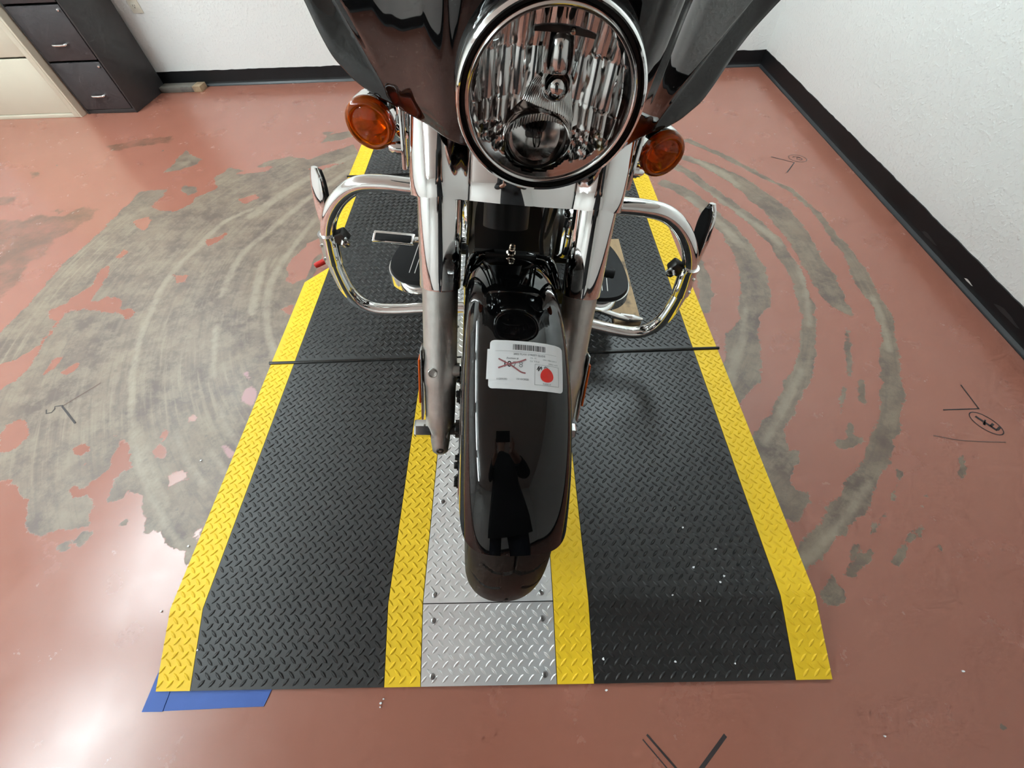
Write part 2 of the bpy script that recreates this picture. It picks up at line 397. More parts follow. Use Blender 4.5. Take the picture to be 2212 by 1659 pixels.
RED_POLYS=[[(-1.753,1.519),(-1.78,1.486),(-1.758,1.396),(-1.78,1.333),(-1.809,1.264),(-1.849,1.236),(-1.823,1.187),(-1.782,1.167),(-1.767,1.111),(-1.772,1.068),(-1.776,1.025),(-1.81,.969),(-1.886,.941),(-1.783,.803),(-1.735,.873),(-1.728,.926),(-1.748,1.032),(-1.758,1.129),(-1.763,1.213),(-1.708,1.239),(-1.609,1.215),(-1.511,1.191),(-1.484,1.166),(-1.475,1.208),(-1.497,1.228),(-1.533,1.23),(-1.581,1.292),(-1.647,1.306),(-1.666,1.276),(-1.702,1.288),(-1.713,1.319),(-1.708,1.361),(-1.722,1.438)],[(-.797,1.669),(-.872,1.623),(-.916,1.505),(-.914,1.436),(-.901,1.359),(-.859,1.341),(-.811,1.375),(-.818,1.51),(-.78,1.568)],[(-1.826,1.86),(-1.777,1.901),(-1.735,1.869),(-1.727,1.77),(-1.777,1.801)],[(-1.765,1.567),(-1.75,1.628),(-1.72,1.601),(-1.733,1.554)],[(-1.424,1.432),(-1.355,1.428),(-1.335,1.383),(-1.383,1.375)],[(-1.589,.898),(-1.567,.943),(-1.544,.958),(-1.534,.911),(-1.558,.889)],[(-1.648,.892),(-1.661,.979),(-1.627,.978),(-1.624,.922)],[(-.871,1.196),(-.821,1.213),(-.811,1.156),(-.848,1.167)],[(-1.389,1.682),(-1.325,1.704),(-1.294,1.728),(-1.309,1.663),(-1.35,1.628)],[(-1.816,1.993),(-1.699,2.047),(-1.648,2.076),(-1.595,1.977),(-1.699,1.955)],[(-1.474,2.284),(-1.383,2.35),(-1.27,2.359),(-1.291,2.305),(-1.425,2.28)],[(-1.356,2.022),(-1.282,2.064),(-1.252,2.03),(-1.302,1.971)],[(-1.071,2.305),(-.958,2.351),(-.864,2.362),(-.998,2.281)],[(-1.637,.653),(-1.636,.687),(-1.596,.702),(-1.531,.644),(-1.526,.623),(-1.56,.587),(-1.586,.583)],[(-1.342,.585),(-1.327,.6),(-1.299,.594),(-1.287,.579),(-1.314,.564)],[(-1.083,.567),(-1.072,.592),(-1.043,.581),(-1.016,.55),(-1.033,.54),(-1.069,.556)],[(-.99,.481),(-.981,.5),(-.934,.499),(-.919,.47),(-.968,.444)],[(-1.015,.687),(-1.005,.698),(-.992,.681),(-1.005,.676)],[(-1.076,.618),(-1.077,.662),(-1.061,.639),(-1.063,.613)],[(-.83,.313),(-.819,.345),(-.809,.333),(-.822,.305)],[(-1.286,.533),(-1.265,.538),(-1.269,.528)]]
PINK_POLYS=[[(-.865,.751),(-.87,.806),(-.846,.811),(-.816,.785),(-.813,.731),(-.834,.735)],[(-.863,.58),(-.85,.585),(-.812,.558),(-.811,.533),(-.838,.554)],[(-.907,.877),(-.886,.877),(-.858,.843),(-.864,.831)]]
STAIN_POLYS=[[(-2.641,1.931),(-2.44,1.91),(-2.365,1.957),(-2.243,1.933),(-2.185,2.012),(-2.082,1.99),(-2.068,1.892),(-2.104,1.795),(-2.147,1.73),(-2.12,1.613),(-2.153,1.567),(-2.143,1.495),(-2.118,1.416),(-2.117,1.362),(-2.123,1.24)],[(-2.339,1.985),(-2.308,2.006),(-2.269,1.98),(-2.281,1.951)],[(-2.742,2.416),(-2.678,2.41),(-2.645,2.361),(-2.674,2.345)],[(-2.783,2.144),(-2.636,2.15),(-2.614,2.067),(-2.706,2.042)],[(-2.445,2.704),(-2.269,2.777),(-2.076,2.804),(-2.048,2.701),(-2.276,2.667),(-2.345,2.621)]]
STREAKS=[[(-1.324,.901,.01),(-1.238,.741,.009),(-1.189,.655,.011),(-1.116,.548,.012),(-1.043,.46,.012),(-.968,.383,.01),(-.912,.327,.009),(-.855,.279,.009),(-.819,.252,.008)],[(-1.296,.841,.009),(-1.37,1.041,.012),(-1.407,1.204,.013),(-1.431,1.367,.013),(-1.424,1.511,.013),(-1.388,1.643,.017),(-1.353,1.814,.013),(-1.249,1.922,.013)],[(-1.145,1.279,.011),(-1.159,1.406,.015),(-1.16,1.567,.016),(-1.109,1.689,.017),(-1.049,1.835,.017),(-.966,2.024,.018),(-.824,2.266,.019)],[(-.98,1.174,.016),(-1.016,1.355,.019),(-1.04,1.489,.016)],[(-.806,.934,.013),(-.879,1.078,.013),(-.94,1.248,.016),(-.959,1.405,.015),(-.938,1.578,.014),(-.891,1.81,.015)],[(-1.227,1.862,.026),(-1.121,2.068,.028),(-.993,2.262,.024),(-.832,2.436,.025)],[(-1.006,.859,.009),(-1.052,.985,.011),(-1.096,1.106,.012)],[(-1.037,.638,.007),(-.969,.553,.009),(-.909,.493,.008),(-.87,.455,.007)],[(-.883,.561,.007),(-.841,.515,.008),(-.804,.481,.007)],[(-.938,.742,.008),(-.864,.643,.009),(-.807,.583,.007)],[(-1.178,.665,.007),(-1.103,.568,.007),(-1.022,.473,.007),(-.948,.395,.007)],[(1.049,1.933,.012),(1.145,1.723,.015),(1.215,1.575,.018),(1.243,1.477,.014)],[(1.068,2.251,.013),(1.194,2.049,.021),(1.221,1.951,.012)],[(.948,1.866,.016),(1.041,1.638,.019),(1.074,1.488,.021)],[(1.262,1.331,.008),(1.232,1.182,.01),(1.166,1.006,.009)],[(.964,1.103,.009),(.914,.977,.012),(.852,.863,.017),(.795,.758,.016)],[(1.463,1.141,.012),(1.439,1.035,.012),(1.384,.877,.011)],[(1.051,.801,.014),(.963,.696,.013),(.9,.617,.01),(.829,.538,.012)],[(1.078,.409,.009),(1.006,.348,.011),(.925,.283,.011),(.842,.226,.013),(.793,.191,.013)]]

def seg_d(P, a, b):
    d = b - a; L2 = max(1e-12, d @ d)
    t = np.clip(((P - a) @ d) / L2, 0, 1)
    return np.linalg.norm(P - a - t[:, None] * d, axis=1), t
def sd_poly(P, poly):
    poly = np.array(poly, float); n = len(poly)
    lo, hi = poly.min(0) - .12, poly.max(0) + .12
    out = np.full(len(P), -.1)
    sel = np.where(((P > lo) & (P < hi)).all(1))[0]
    if not len(sel): return out
    Q = P[sel]; D = np.full(len(Q), 9.); ins = np.zeros(len(Q), bool)
    for i in range(n):
        a, b = poly[i], poly[(i + 1) % n]
        D = np.minimum(D, seg_d(Q, a, b)[0])
        c = ((a[1] > Q[:, 1]) != (b[1] > Q[:, 1]))
        with np.errstate(divide='ignore', invalid='ignore'):
            xi = (b[0] - a[0]) * (Q[:, 1] - a[1]) / (b[1] - a[1]) + a[0]
        ins ^= c & (Q[:, 0] < xi)
    out[sel] = np.clip(np.where(ins, D, -D), -.1, .1)
    return out
def sd_stroke(P, st):
    st = np.array(st, float)
    if len(st) > 3:
        st = np.array(smooth_path(list(st), 4))
    lo, hi = st[:, :2].min(0) - .2, st[:, :2].max(0) + .2
    out = np.full(len(P), -.1)
    sel = np.where(((P > lo) & (P < hi)).all(1))[0]
    Q = P[sel]; D = np.full(len(Q), -.1)
    for i in range(len(st) - 1):
        d, t = seg_d(Q, st[i, :2], st[i + 1, :2])
        D = np.maximum(D, st[i, 2] + t * (st[i + 1, 2] - st[i, 2]) - d)
    out[sel] = np.clip(D, -.1, .1)
    return out
xs = np.concatenate([np.linspace(-5.2, -2.8, 6), np.arange(-2.75, 1.93, .01), [2.0, 2.2]])
ys = np.concatenate([np.linspace(-4.4, -.5, 6), np.arange(-.4, 3.62, .01), [3.7, 3.9]])
GX, GY = np.meshgrid(xs, ys, indexing='ij')
FP = np.stack([GX.ravel(), GY.ravel()], 1)
worn = np.full(len(FP), -.1)
for s in WORN_STROKES: worn = np.maximum(worn, sd_stroke(FP, s))
for s in WORN_POLYS: worn = np.maximum(worn, sd_poly(FP, s))
for s in RED_POLYS: worn = np.minimum(worn, -sd_poly(FP, s))
streak = np.full(len(FP), -.1)
for s in STREAKS: streak = np.maximum(streak, sd_stroke(FP, s))
stain = np.full(len(FP), -.1)
for s in STAIN_POLYS: stain = np.maximum(stain, sd_poly(FP, s))
pink = np.full(len(FP), -.1)
for s in PINK_POLYS: pink = np.maximum(pink, sd_poly(FP, s))
fme = bpy.data.meshes.new('floor')
fme.from_pydata(np.c_[FP, np.zeros(len(FP))].tolist(), [], grid_faces(len(xs), len(ys)))
for nm, arr in (('worn', worn), ('streak', streak), ('stain', stain), ('pink', pink)):
    at = fme.attributes.new(nm, 'FLOAT', 'POINT'); at.data.foreach_set('value', arr.astype(np.float32))
floor = bpy.data.objects.new('floor', fme); COL.objects.link(floor)
tag(floor, kind='structure')

def floor_mat():
    m, N, L, b = nodes_of('painted_concrete_floor')
    def node(t, **k):
        n = N.new(t)
        for a, v in k.items(): setattr(n, a, v)
        return n
    tc = node('ShaderNodeTexCoord')
    def noise(scale, detail=6, rough=.6, vec=None, dim='3D'):
        n = node('ShaderNodeTexNoise'); n.inputs['Scale'].default_value = scale; n.inputs['Detail'].default_value = detail; n.inputs['Roughness'].default_value = rough
        L.new(vec or tc.outputs['Object'], n.inputs['Vector']); return n.outputs['Fac']
    def math_(op, a, b_=None, c=None):
        n = node('ShaderNodeMath', operation=op)
        for i, v in enumerate((a, b_, c)):
            if v is None: continue
            if isinstance(v, (int, float)): n.inputs[i].default_value = v
            else: L.new(v, n.inputs[i])
        return n.outputs[0]
    def rng_(v, a0, a1, b0=0., b1=1.):
        n = node('ShaderNodeMapRange'); n.inputs[1].default_value = a0; n.inputs[2].default_value = a1; n.inputs[3].default_value = b0; n.inputs[4].default_value = b1
        L.new(v, n.inputs[0]); return n.outputs[0]
    def attr(nm):
        return node('ShaderNodeAttribute', attribute_name=nm).outputs['Fac']
    def mix(f, a, c):
        n = node('ShaderNodeMix', data_type='RGBA')
        for k, v in (('Factor', f), ('A', a), ('B', c)):
            if isinstance(v, (int, float)): n.inputs[k].default_value = v
            elif isinstance(v, tuple): n.inputs[k].default_value = (*v, 1)
            else: L.new(v, n.inputs[k])
        return n.outputs['Result']
    # polar coordinates about the turntable pivot give the drag marks their direction
    sub = node('ShaderNodeVectorMath', operation='SUBTRACT'); sub.inputs[1].default_value = (.05, 1.44, 0)
    L.new(tc.outputs['Object'], sub.inputs[0])
    ln = node('ShaderNodeVectorMath', operation='LENGTH'); L.new(sub.outputs[0], ln.inputs[0])
    sp = node('ShaderNodeSeparateXYZ'); L.new(sub.outputs[0], sp.inputs[0])
    ang = math_('ARCTAN2', sp.outputs[1], sp.outputs[0])
    cb = node('ShaderNodeCombineXYZ'); L.new(math_('MULTIPLY', ln.outputs['Value'], 70.), cb.inputs[0]); L.new(math_('MULTIPLY', ang, 5.), cb.inputs[1])
    arcs = node('ShaderNodeTexNoise'); arcs.inputs['Scale'].default_value = 1.0; arcs.inputs['Detail'].default_value = 5
    L.new(cb.outputs[0], arcs.inputs['Vector']); arcs = arcs.outputs['Fac']
    edge = math_('ADD', math_('MULTIPLY', math_('SUBTRACT', noise(14, 4, .65), .5), .055), math_('MULTIPLY', math_('SUBTRACT', noise(75, 5, .7), .5), .024))
    wm = rng_(math_('ADD', attr('worn'), edge), -.0012, .0012)
    sm = math_('MULTIPLY', rng_(math_('ADD', attr('streak'), math_('MULTIPLY', math_('SUBTRACT', noise(40, 3), .5), .025)), -.007, .008), rng_(noise(22, 3), .25, .55, .25, .9))
    sm = math_('MULTIPLY', sm, wm)
    tm = math_('MULTIPLY', rng_(math_('ADD', attr('stain'), math_('MULTIPLY', edge, 1.6)), -.006, .012), rng_(noise(9, 4, .7), .32, .62, .25, .95))
    # paint
    big = noise(1.3, 4); mid = noise(11, 4, .7); fine = noise(120, 3)
    paint = mix(rng_(big, .35, .65), (.335, .128, .087), (.315, .114, .077))
    paint = mix(math_('MULTIPLY', rng_(mid, .60, .80), .22), paint, (.22, .085, .06))
    paint = mix(tm, paint, (.155, .078, .050))
    # bare concrete
    con = mix(rng_(noise(5.5, 5, .72), .40, .60), (.200, .138, .094), (.115, .072, .053))
    con = mix(math_('MULTIPLY', rng_(noise(13, 5, .75), .45, .60), .55), con, (.275, .212, .146))
    con = mix(math_('MULTIPLY', math_('MULTIPLY', rng_(arcs, .52, .68), rng_(noise(2.2, 3), .42, .62)), .5), con, (.32, .255, .175))
    con = mix(math_('MULTIPLY', rng_(arcs, .47, .34), .35), con, (.105, .068, .052))
    con = mix(math_('MULTIPLY', rng_(noise(38, 3, .75), .60, .72), .5), con, (.10, .075, .06))
    con = mix(math_('MULTIPLY', sm, .6), con, (.37, .30, .215))
    # a dark soft rim where the paint breaks off
    col = mix(wm, paint, con)
    col = mix(rng_(math_('ADD', attr('pink'), math_('MULTIPLY', edge, .5)), -.002, .004), col, (.40, .21, .21))
    # chips: grey pits, pale flecks
    vo = node('ShaderNodeTexVoronoi'); vo.inputs['Scale'].default_value = 6.0; L.new(tc.outputs['Object'], vo.inputs['Vector'])
    chip = math_('MULTIPLY', rng_(math_('ADD', vo.outputs['Distance'], math_('MULTIPLY', math_('SUBTRACT', noise(60, 2), .5), .13)), .045, .035), rng_(noise(3.1, 2), .52, .56))
    col = mix(chip, col, (.16, .11, .085))
    vp = node('ShaderNodeTexVoronoi'); vp.inputs['Scale'].default_value = 9.0; vp.inputs['Randomness'].default_value = 1.0
    L.new(tc.outputs['Object'], vp.inputs['Vector'])
    fleck = math_('MULTIPLY', rng_(math_('ADD', vp.outputs['Distance'], math_('MULTIPLY', math_('SUBTRACT', noise(150, 2), .5), .012)), .020, .013), rng_(noise(2.3, 3), .56, .60))
    col = mix(fleck, col, (.62, .55, .47))
    L.new(col, b.inputs['Base Color'])
    r0 = rng_(noise(7, 3), .3, .7, .20, .27)
    rough = math_('ADD', r0, math_('MULTIPLY', wm, .22))
    rough = math_('ADD', rough, math_('MULTIPLY', fine, .03))
    L.new(rough, b.inputs['Roughness'])
    b.inputs['Specular IOR Level'].default_value = .75
    h = math_('SUBTRACT', math_('MULTIPLY', noise(160, 3), .25), wm)
    bp = node('ShaderNodeBump'); bp.inputs['Strength'].default_value = .16; bp.inputs['Distance'].default_value = .0012
    L.new(h, bp.inputs['Height']); L.new(bp.outputs['Normal'], b.inputs['Normal'])
    return m
fme.materials.append(floor_mat())

# marker pen marks on the floor
def ribbon(name, pts, w_, m, z=.0006, closed=False):
    P = [np.array([p[0], p[1], 0.]) for p in pts]
    if closed: P.append(P[0])
    V = []
    for i, p in enumerate(P):
        t = P[min(i + 1, len(P) - 1)] - P[max(i - 1, 0)]; t /= np.linalg.norm(t)
        n = np.array([-t[1], t[0], 0]) * w_ / 2
        V += [p + n + [0, 0, z], p - n + [0, 0, z]]
    Fc = [(2 * i, 2 * i + 1, 2 * i + 3, 2 * i + 2) for i in range(len(P) - 1)]
    return mobj(name, V, Fc, m, floor, smooth=False)
ribbon('marker_check', [(1.5307, .7235), (1.5281, .631)], .004, 'marker')
ribbon('marker_check', [(1.5285, .6325), (1.418, .632)], .004, 'marker')
c0 = np.array([1.5156, .5806])
def ell(c, a, b, rot, n=28):
    return [(c[0] + a * math.cos(t) * math.cos(rot) - b * math.sin(t) * math.sin(rot), c[1] + a * math.cos(t) * math.sin(rot) + b * math.sin(t) * math.cos(rot)) for t in np.linspace(0, 2 * math.pi, n, endpoint=False)]
ribbon('marker_circle', ell(c0, .045, .027, -.98), .003, 'marker', closed=True)
E_ax = np.array([.62, -.78]); E_up = np.array([.78, .62])
def ep(a, b): return tuple(c0 + E_ax * a + E_up * b)
ribbon('marker_letter', [ep(-.030, .004), ep(.030, -.004)], .0075, 'marker')
for a, s in ((-.004, -.010), (.012, .014), (.029, .016)):
    ribbon('marker_letter', [ep(a, -.002), ep(a + .002, s)], .007, 'marker')
ribbon('marker_letter', [ep(-.006, .012), ep(-.002, -.012)], .004, 'marker')
ribbon('marker_corner', [(1.487, 2.223), (1.583, 2.153), (1.505, 2.057)], .006, 'marker')
c1 = np.array([1.617, 2.194])
ribbon('marker_circle', ell(c1, .045, .036, -.6), .004, 'marker_thin', closed=True)
ribbon('marker_digit', [tuple(c1 + np.array(q)) for q in ((-.022, .012), (-.01, .022), (.012, .012), (.022, -.008), (.01, -.018), (-.006, -.006), (.0, .01), (.014, .006))], .004, 'marker')
ribbon('marker_corner', [(-1.408, .849), (-1.4896, .7535), (-1.3994, .6828)], .004, 'marker_thin')
ribbon('marker_stroke', [(-1.4896, .7535), (-1.3994, .6828)], .006, 'marker', z=.0008)
c2_ = np.array([-1.515, .737])
ribbon('marker_digit', [tuple(c2_ + np.array(q)) for q in ((-.022, .004), (-.012, -.012), (.004, -.008), (.006, .006), (.0, .016), (.014, .018), (.026, .02))], .004, 'marker')
ribbon('marker_stroke', [(.4997, -.131), (.36, -.24)], .0075, 'marker')
ribbon('marker_stroke', [(.336, -.128), (.43, -.23)], .0042, 'marker')
ribbon('marker_stroke', [(.3256, -.1355), (.42, -.24)], .0022, 'marker')
ribbon('crack', [(1.335, .545), (1.40, .527), (1.46, .520), (1.53, .516)], .0028, 'marker_thin')

# blue tape under the platform corner
tp = empty('masking_tape', (-.7, -.05, 0)); tag(tp, 'blue masking tape on the floor under the yellow ramp corner', 'tape')
def tape(poly, z):
    V, Fc = prism([(p[0] + .7, p[1] + .05) for p in poly], z, z + .0005); mobj('tape_strip', V, Fc, 'tape', tp, smooth=False)
tape([(-.775, -.0765), (-.598, -.0725), (-.598, -.022), (-.77, -.022)], .0006)
tape([(-.615, -.0722), (-.503, -.0705), (-.4945, -.040), (-.4945, -.022), (-.615, -.022)], .0012)
tape([(-.777, -.0765), (-.73, -.0765), (-.73, .034), (-.7735, .034)], .0018)

# ------------------------------------------------------------------ filing cabinets, outlet, wood block
def in_room(root_loc):
    R = np.stack([RL, RB_, [0, 0, 1]], 1)
    def f(c, s, bev=.002):
        return box(np.array(R @ np.array(c)), s, R, bev)
    return f
def grey_cabinet():
    a0, b0 = 4.57, .24
    root = empty('filing_cabinet', RM(a0, b0)); tag(root, 'charcoal steel filing cabinet with chrome pulls standing beside the beige cabinet', 'cabinet')
    f = in_room(root)
    W_, D_, H_ = .355, .405, 1.32
    V, Fc = join(f((-.172, 0, H_ / 2), (.012, D_, H_)), f((.172, 0, H_ / 2), (.012, D_, H_)), f((0, -D_ / 2 + .006, H_ / 2), (W_, .012, H_)),
                 f((0, 0, H_ - .01), (W_, D_, .02)), f((0, 0, .012), (W_ - .02, D_ - .008, .024)), f((0, -.03, H_ / 2), (W_ - .03, D_ - .10, H_ - .05)))
    mobj('body', V, Fc, 'grey_cab', root)
    for k in range(4):
        z0 = .026 + k * .272
        hgt = .262 if k < 3 else .30
        V, Fc = f((.002, D_ / 2 - .008, z0 + hgt / 2), (.326, .02, hgt), .004)
        d = mobj('drawer', V, Fc, 'grey_draw', root)
        zh = z0 + .085
        P = [(x, D_ / 2 + dy, zh + dz) for x, dy, dz in ((-.045, .002, 0), (-.038, .018, -.002), (0, .022, -.003), (.038, .018, -.002), (.045, .002, 0))]
        R = np.stack([RL, RB_, [0, 0, 1]], 1)
        V, Fc = tube([R @ np.array(p) for p in P], .006, 10); mobj('pull_handle', V, Fc, 'chrome_soft', d)
        V, Fc = lathe([(.0, .012), (.006, .011), (.008, .004), (.008, 0)], R @ np.array((-.145, D_ / 2 + .002, z0 + hgt - .022)), RB_, 14)
        mobj('latch', V, Fc, 'chrome_soft', d)
grey_cabinet()
def beige_cabinet():
    a0, b0 = 5.215, .255
    root = empty('filing_cabinet', RM(a0, b0)); tag(root, 'wide beige steel cabinet with plain drawer fronts against the back wall', 'cabinet')
    f = in_room(root)
    W_, D_, H_ = .91, .47, 1.32
    V, Fc = join(f((-.447, 0, H_ / 2), (.016, D_, H_)), f((.447, 0, H_ / 2), (.016, D_, H_)), f((0, -D_ / 2 + .006, H_ / 2), (W_, .012, H_)),
                 f((0, 0, H_ - .012), (W_, D_, .024)), f((0, 0, .012), (W_ - .02, D_ - .004, .024)), f((0, -.02, H_ / 2), (W_ - .03, D_ - .08, H_ - .05)))
    mobj('body', V, Fc, 'beige', root)
    for s in (-1, 1):
        V, Fc = f((s * .424, D_ / 2 - .003, H_ / 2), (.034, .012, H_ - .004)); mobj('front_post', V, Fc, 'beige', root)
    for k in range(4):
        V, Fc = f((0, D_ / 2 - .016, .024 + k * .312 + .153), (.806, .022, .303), .004); mobj('drawer', V, Fc, 'beige', root)
beige_cabinet()
root = empty('wall_outlet', RM(4.283, .001, .478)); tag(root, 'ivory double socket outlet on the white back wall', 'outlet')
f = in_room(root)
V, Fc = f((0, .003, 0), (.070, .006, .115), .002); mobj('cover_plate', V, Fc, 'outlet', root)
for z in (-.021, .021):
    V, Fc = f((0, .0065, z), (.034, .003, .028), .001); s_ = mobj('socket', V, Fc, 'outlet', root)
    for x in (-.007, .007):
        V, Fc = f((x, .0083, z + .003), (.0025, .001, .009), 0); mobj('slot', V, Fc, 'outlet_dark', s_, smooth=False)
    V, Fc = f((0, .0083, z - .008), (.005, .001, .005), 0); mobj('slot', V, Fc, 'outlet_dark', s_, smooth=False)
root = empty('wood_block', RM(4.235, .072)); tag(root, 'short grey painted wood block lying against the black baseboard', 'wood block')
f = in_room(root)
V, Fc = f((0, 0, .017), (.31, .085, .034), .003); mobj('block_body', V, Fc, 'block', root)
V, Fc = f((-.126, .0, .0172), (.06, .0875, .0352), .002); mobj('bare_end', V, Fc, 'block_end', root)

# ------------------------------------------------------------------ turntable platform
ZT = .0637
YF, YB, YS1, YS2 = -.040, .119, .860, 2.080
YB2, YE = 2.795, 2.955
plat = empty('turntable_platform', (0, 1.45, 0))
tag(plat, 'low turntable platform of black rubber mats, yellow edging and a tread plate track', 'platform')
PO = np.array([0, 1.45, 0])
def surf(y):
    return float(np.interp(y, [YF, YB, YB2, YE], [.007, ZT, ZT, .007]))
def slab(name, x0, x1, y0, y1, m, th=.006, notch=None, parent=plat):
    ysl = [y0] + [q for q in (YB - .012, YB, YB + .012, YB2 - .012, YB2, YB2 + .012) if y0 + .002 < q < y1 - .002] + [y1]
    if notch: ysl = sorted(set(ysl + [q[1] for q in notch]))
    V = []
    for y in ysl:
        z = surf(y)
        xa = x0
        if notch: xa = float(np.interp(y, [q[1] for q in notch], [q[0] for q in notch]))
        V += [(xa, y, z - th), (xa, y, z), (x1, y, z), (x1, y, z - th)]
    n = len(ysl); Fc = []
    for i in range(n - 1):
        for k in range(4):
            a, b = i * 4 + k, i * 4 + (k + 1) % 4
            Fc.append((a, b, b + 4, a + 4))
    Fc += [(0, 1, 2, 3), tuple(4 * (n - 1) + k for k in (3, 2, 1, 0))]
    return mobj(name, V, Fc, m, parent, angle=60, off=PO)
LOZ = [(-.5, 0, -.04), (-.22, .5, -.04), (.22, .5, -.04), (.5, 0, -.04), (.22, -.5, -.04), (-.22, -.5, -.04), (-.34, 0, .85), (.34, 0, .85), (0, .20, 1), (0, -.20, 1)]
LOZF = [(0, 1, 6), (1, 2, 8), (1, 8, 6), (2, 7, 8), (2, 3, 7), (3, 4, 7), (4, 5, 9), (4, 9, 7), (5, 6, 9), (5, 0, 6), (6, 8, 7, 9)]
PX, PY = .0243, .0272
def treads(parent, x0, x1, y0, y1, m, L=.0225, W_=.0066, H_=.0021, notch=None, ang=45):
    V, Fc = [], []
    i0, i1 = int(math.floor(x0 / PX)) - 1, int(math.ceil(x1 / PX)) + 1
    j0, j1 = int(math.floor(y0 / PY)) - 1, int(math.ceil(y1 / PY)) + 1
    for j in range(j0, j1):
        for i in range(i0, i1):
            for h in (0, 1):
                cx, cy = (i + .5 * h) * PX, (j + .5 * h) * PY
                a = math.radians(ang if h == 0 else 180 - ang)
                ex, ey = abs(math.cos(a)) * L / 2, abs(math.sin(a)) * L / 2
                if cx - .002 < x0 or cx + .002 > x1 or cy - ey * .9 < y0 or cy + ey * .9 > y1: continue
                if notch:
                    xa = float(np.interp(cy, [q[1] for q in notch], [q[0] for q in notch]))
                    if cx - ex < xa: continue
                n = len(V)
                for (u, v, z) in LOZ:
                    x = cx + u * L * math.cos(a) - v * W_ * math.sin(a)
                    y = cy + u * L * math.sin(a) + v * W_ * math.cos(a)
                    x = min(max(x, x0 + .0002), x1 - .0002)
                    V.append((x, y, surf(y) + z * H_))
                Fc += [tuple(k + n for k in q) for q in LOZF]
    o = mobj('tread_pattern', V, Fc, m, parent, angle=25, off=PO)
    o['kind'] = 'stuff'
    return o
V, Fc = join(box((0, (YB + YB2) / 2, .031), (1.34, YB2 - YB, .05)))
for x0, x1 in ((-.67, .67),):
    for ya, yb in ((YF + .02, YB), (YE - .02, YB2)):
        V2 = [(x0, ya, 0), (x1, ya, 0), (x0, yb, 0), (x1, yb, 0), (x0, yb, ZT - .008), (x1, yb, ZT - .008), (x0, ya, .003), (x1, ya, .003)]
        V, Fc = join((V, Fc), (V2, [(0, 1, 3, 2), (2, 3, 5, 4), (4, 5, 7, 6), (6, 7, 1, 0), (0, 2, 4, 6), (1, 3, 5, 7)]))
mobj('base_frame', V, Fc, 'black_steel', plat, smooth=False, off=PO)
G = .0006
SECT = ((YF, YS1 - .004), (YS1 + .004, YS2 - .004), (YS2 + .004, YE))
NOTCH = [(-.76, YS1 + .004), (-.76, 1.273), (-.681, 1.361), (-.681, 1.50), (-.76, 1.59), (-.76, YS2 - .004)]
for k, (ya, yb) in enumerate(SECT):
    for x0, x1, m, nm in ((-.76, -.68, 'mat_yellow', 'yellow_edging'), (-.68, -.236, 'mat_black', 'rubber_mat'), (-.236, -.1535, 'mat_yellow', 'yellow_edging'),
                          (.1535, .236, 'mat_yellow', 'yellow_edging'), (.236, .68, 'mat_black', 'rubber_mat'), (.68, .76, 'mat_yellow', 'yellow_edging')):
        nt = NOTCH if (k == 1 and x0 < -.7) else None
        s_ = slab(nm, x0 + G, x1 - G, ya, yb, m, notch=nt)
        treads(s_, x0 + G, x1 - G, ya, yb, m, notch=nt)
for ya, yb in ((YF, YB - .0015), (YB + .0005, YS1 - .004), (YS1 + .004, YS2 - .004), (YS2 + .004, YB2), (YB2, YE)):
    s_ = slab('tread_plate', -.1525, .1525, ya, yb, 'plate', th=.004)
    treads(s_, -.1525, .1525, ya, yb, 'plate', L=.0205, W_=.0054, H_=.0018)
for y in (YS1, YS2):
    for x0, x1 in ((-.765, -.155), (.155, .765)):
        V, Fc = tube([(x0, y, ZT + .001), ((x0 + x1) / 2, y, ZT + .001), (x1, y, ZT + .001)], .0055, 10, smooth=0)
        mobj('hinge_rod', V, Fc, 'rod', plat, off=PO)
for y in (-.0215, .0845, .137, .362, .60, .82, 1.0, 1.25, 1.5):
    for x in (-.127, .127):
        n = (0, -.335, .942) if y < YB - .01 else (0, 0, 1)
        V, Fc = lathe([(0, .0016), (.0018, .0014), (.0022, .0030), (.0042, .0030), (.0062, .0018), (.0066, 0)], np.array((x, y, surf(y))) - PO, n, 16)
        mobj('screw', V, Fc, 'screw', plat)
lv = mobj('lock_lever', *tube([(-.665, 1.47, .035), (-.70, 1.462, .034), (-.732, 1.446, .032)], .005, 10), 'chrome_soft', plat, off=PO)
V, Fc = lathe([(0, 0), (.009, 0), (.0118, .004), (.0122, .045), (.010, .055), (0, .058)], np.array((-.727, 1.449, .0322)) - PO, (-.80, -.55, -.06), 16)
mobj('grip', V, Fc, 'red_grip', lv)

# plank the side stand rests on
V, Fc = box((0, 0, .010), (.092, .475, .018), bev=.0015)
plank = mobj('wood_plank', V, Fc, 'plank'); plank.location = (.478, 1.21, ZT + .0012)
tag(plank, 'worn raw wood plank lying on the black mat under the side stand', 'plank')

# pale chips of paint and grit fallen on the mats and the floor
CH = [(.497, .184, .0637), (.563, .163, .0637), (.55, .15, .0637), (.432, .125, .0637), (.493, .112, .0613), (.26, .005, .0231), (.42, -.003, .0201), (.552, -.008, .0184), (-.676, .037, .0345), (.562, .224, .0637), (.495, .277, .0637), (-.906, .533, 0), (-.831, .278, 0), (-.24, -.068, 0), (-.235, -.061, 0), (-.24, -.075, 0), (.825, -.136, 0), (1.053, -.03, 0), (.262, -.052, 0), (-.83, .122, 0)]
prt = []
rc = random.Random(5)
for x, y, z in CH:
    a0 = rc.uniform(0, 6); s_ = rc.uniform(.0025, .0042)
    pl = [(x + s_ * rc.uniform(.5, 1.1) * math.cos(a0 + k * 1.05), y + s_ * rc.uniform(.4, .9) * math.sin(a0 + k * 1.05)) for k in range(6)]
    prt.append(prism(pl, z + .0002, z + .0030))
V, Fc = join(*prt)
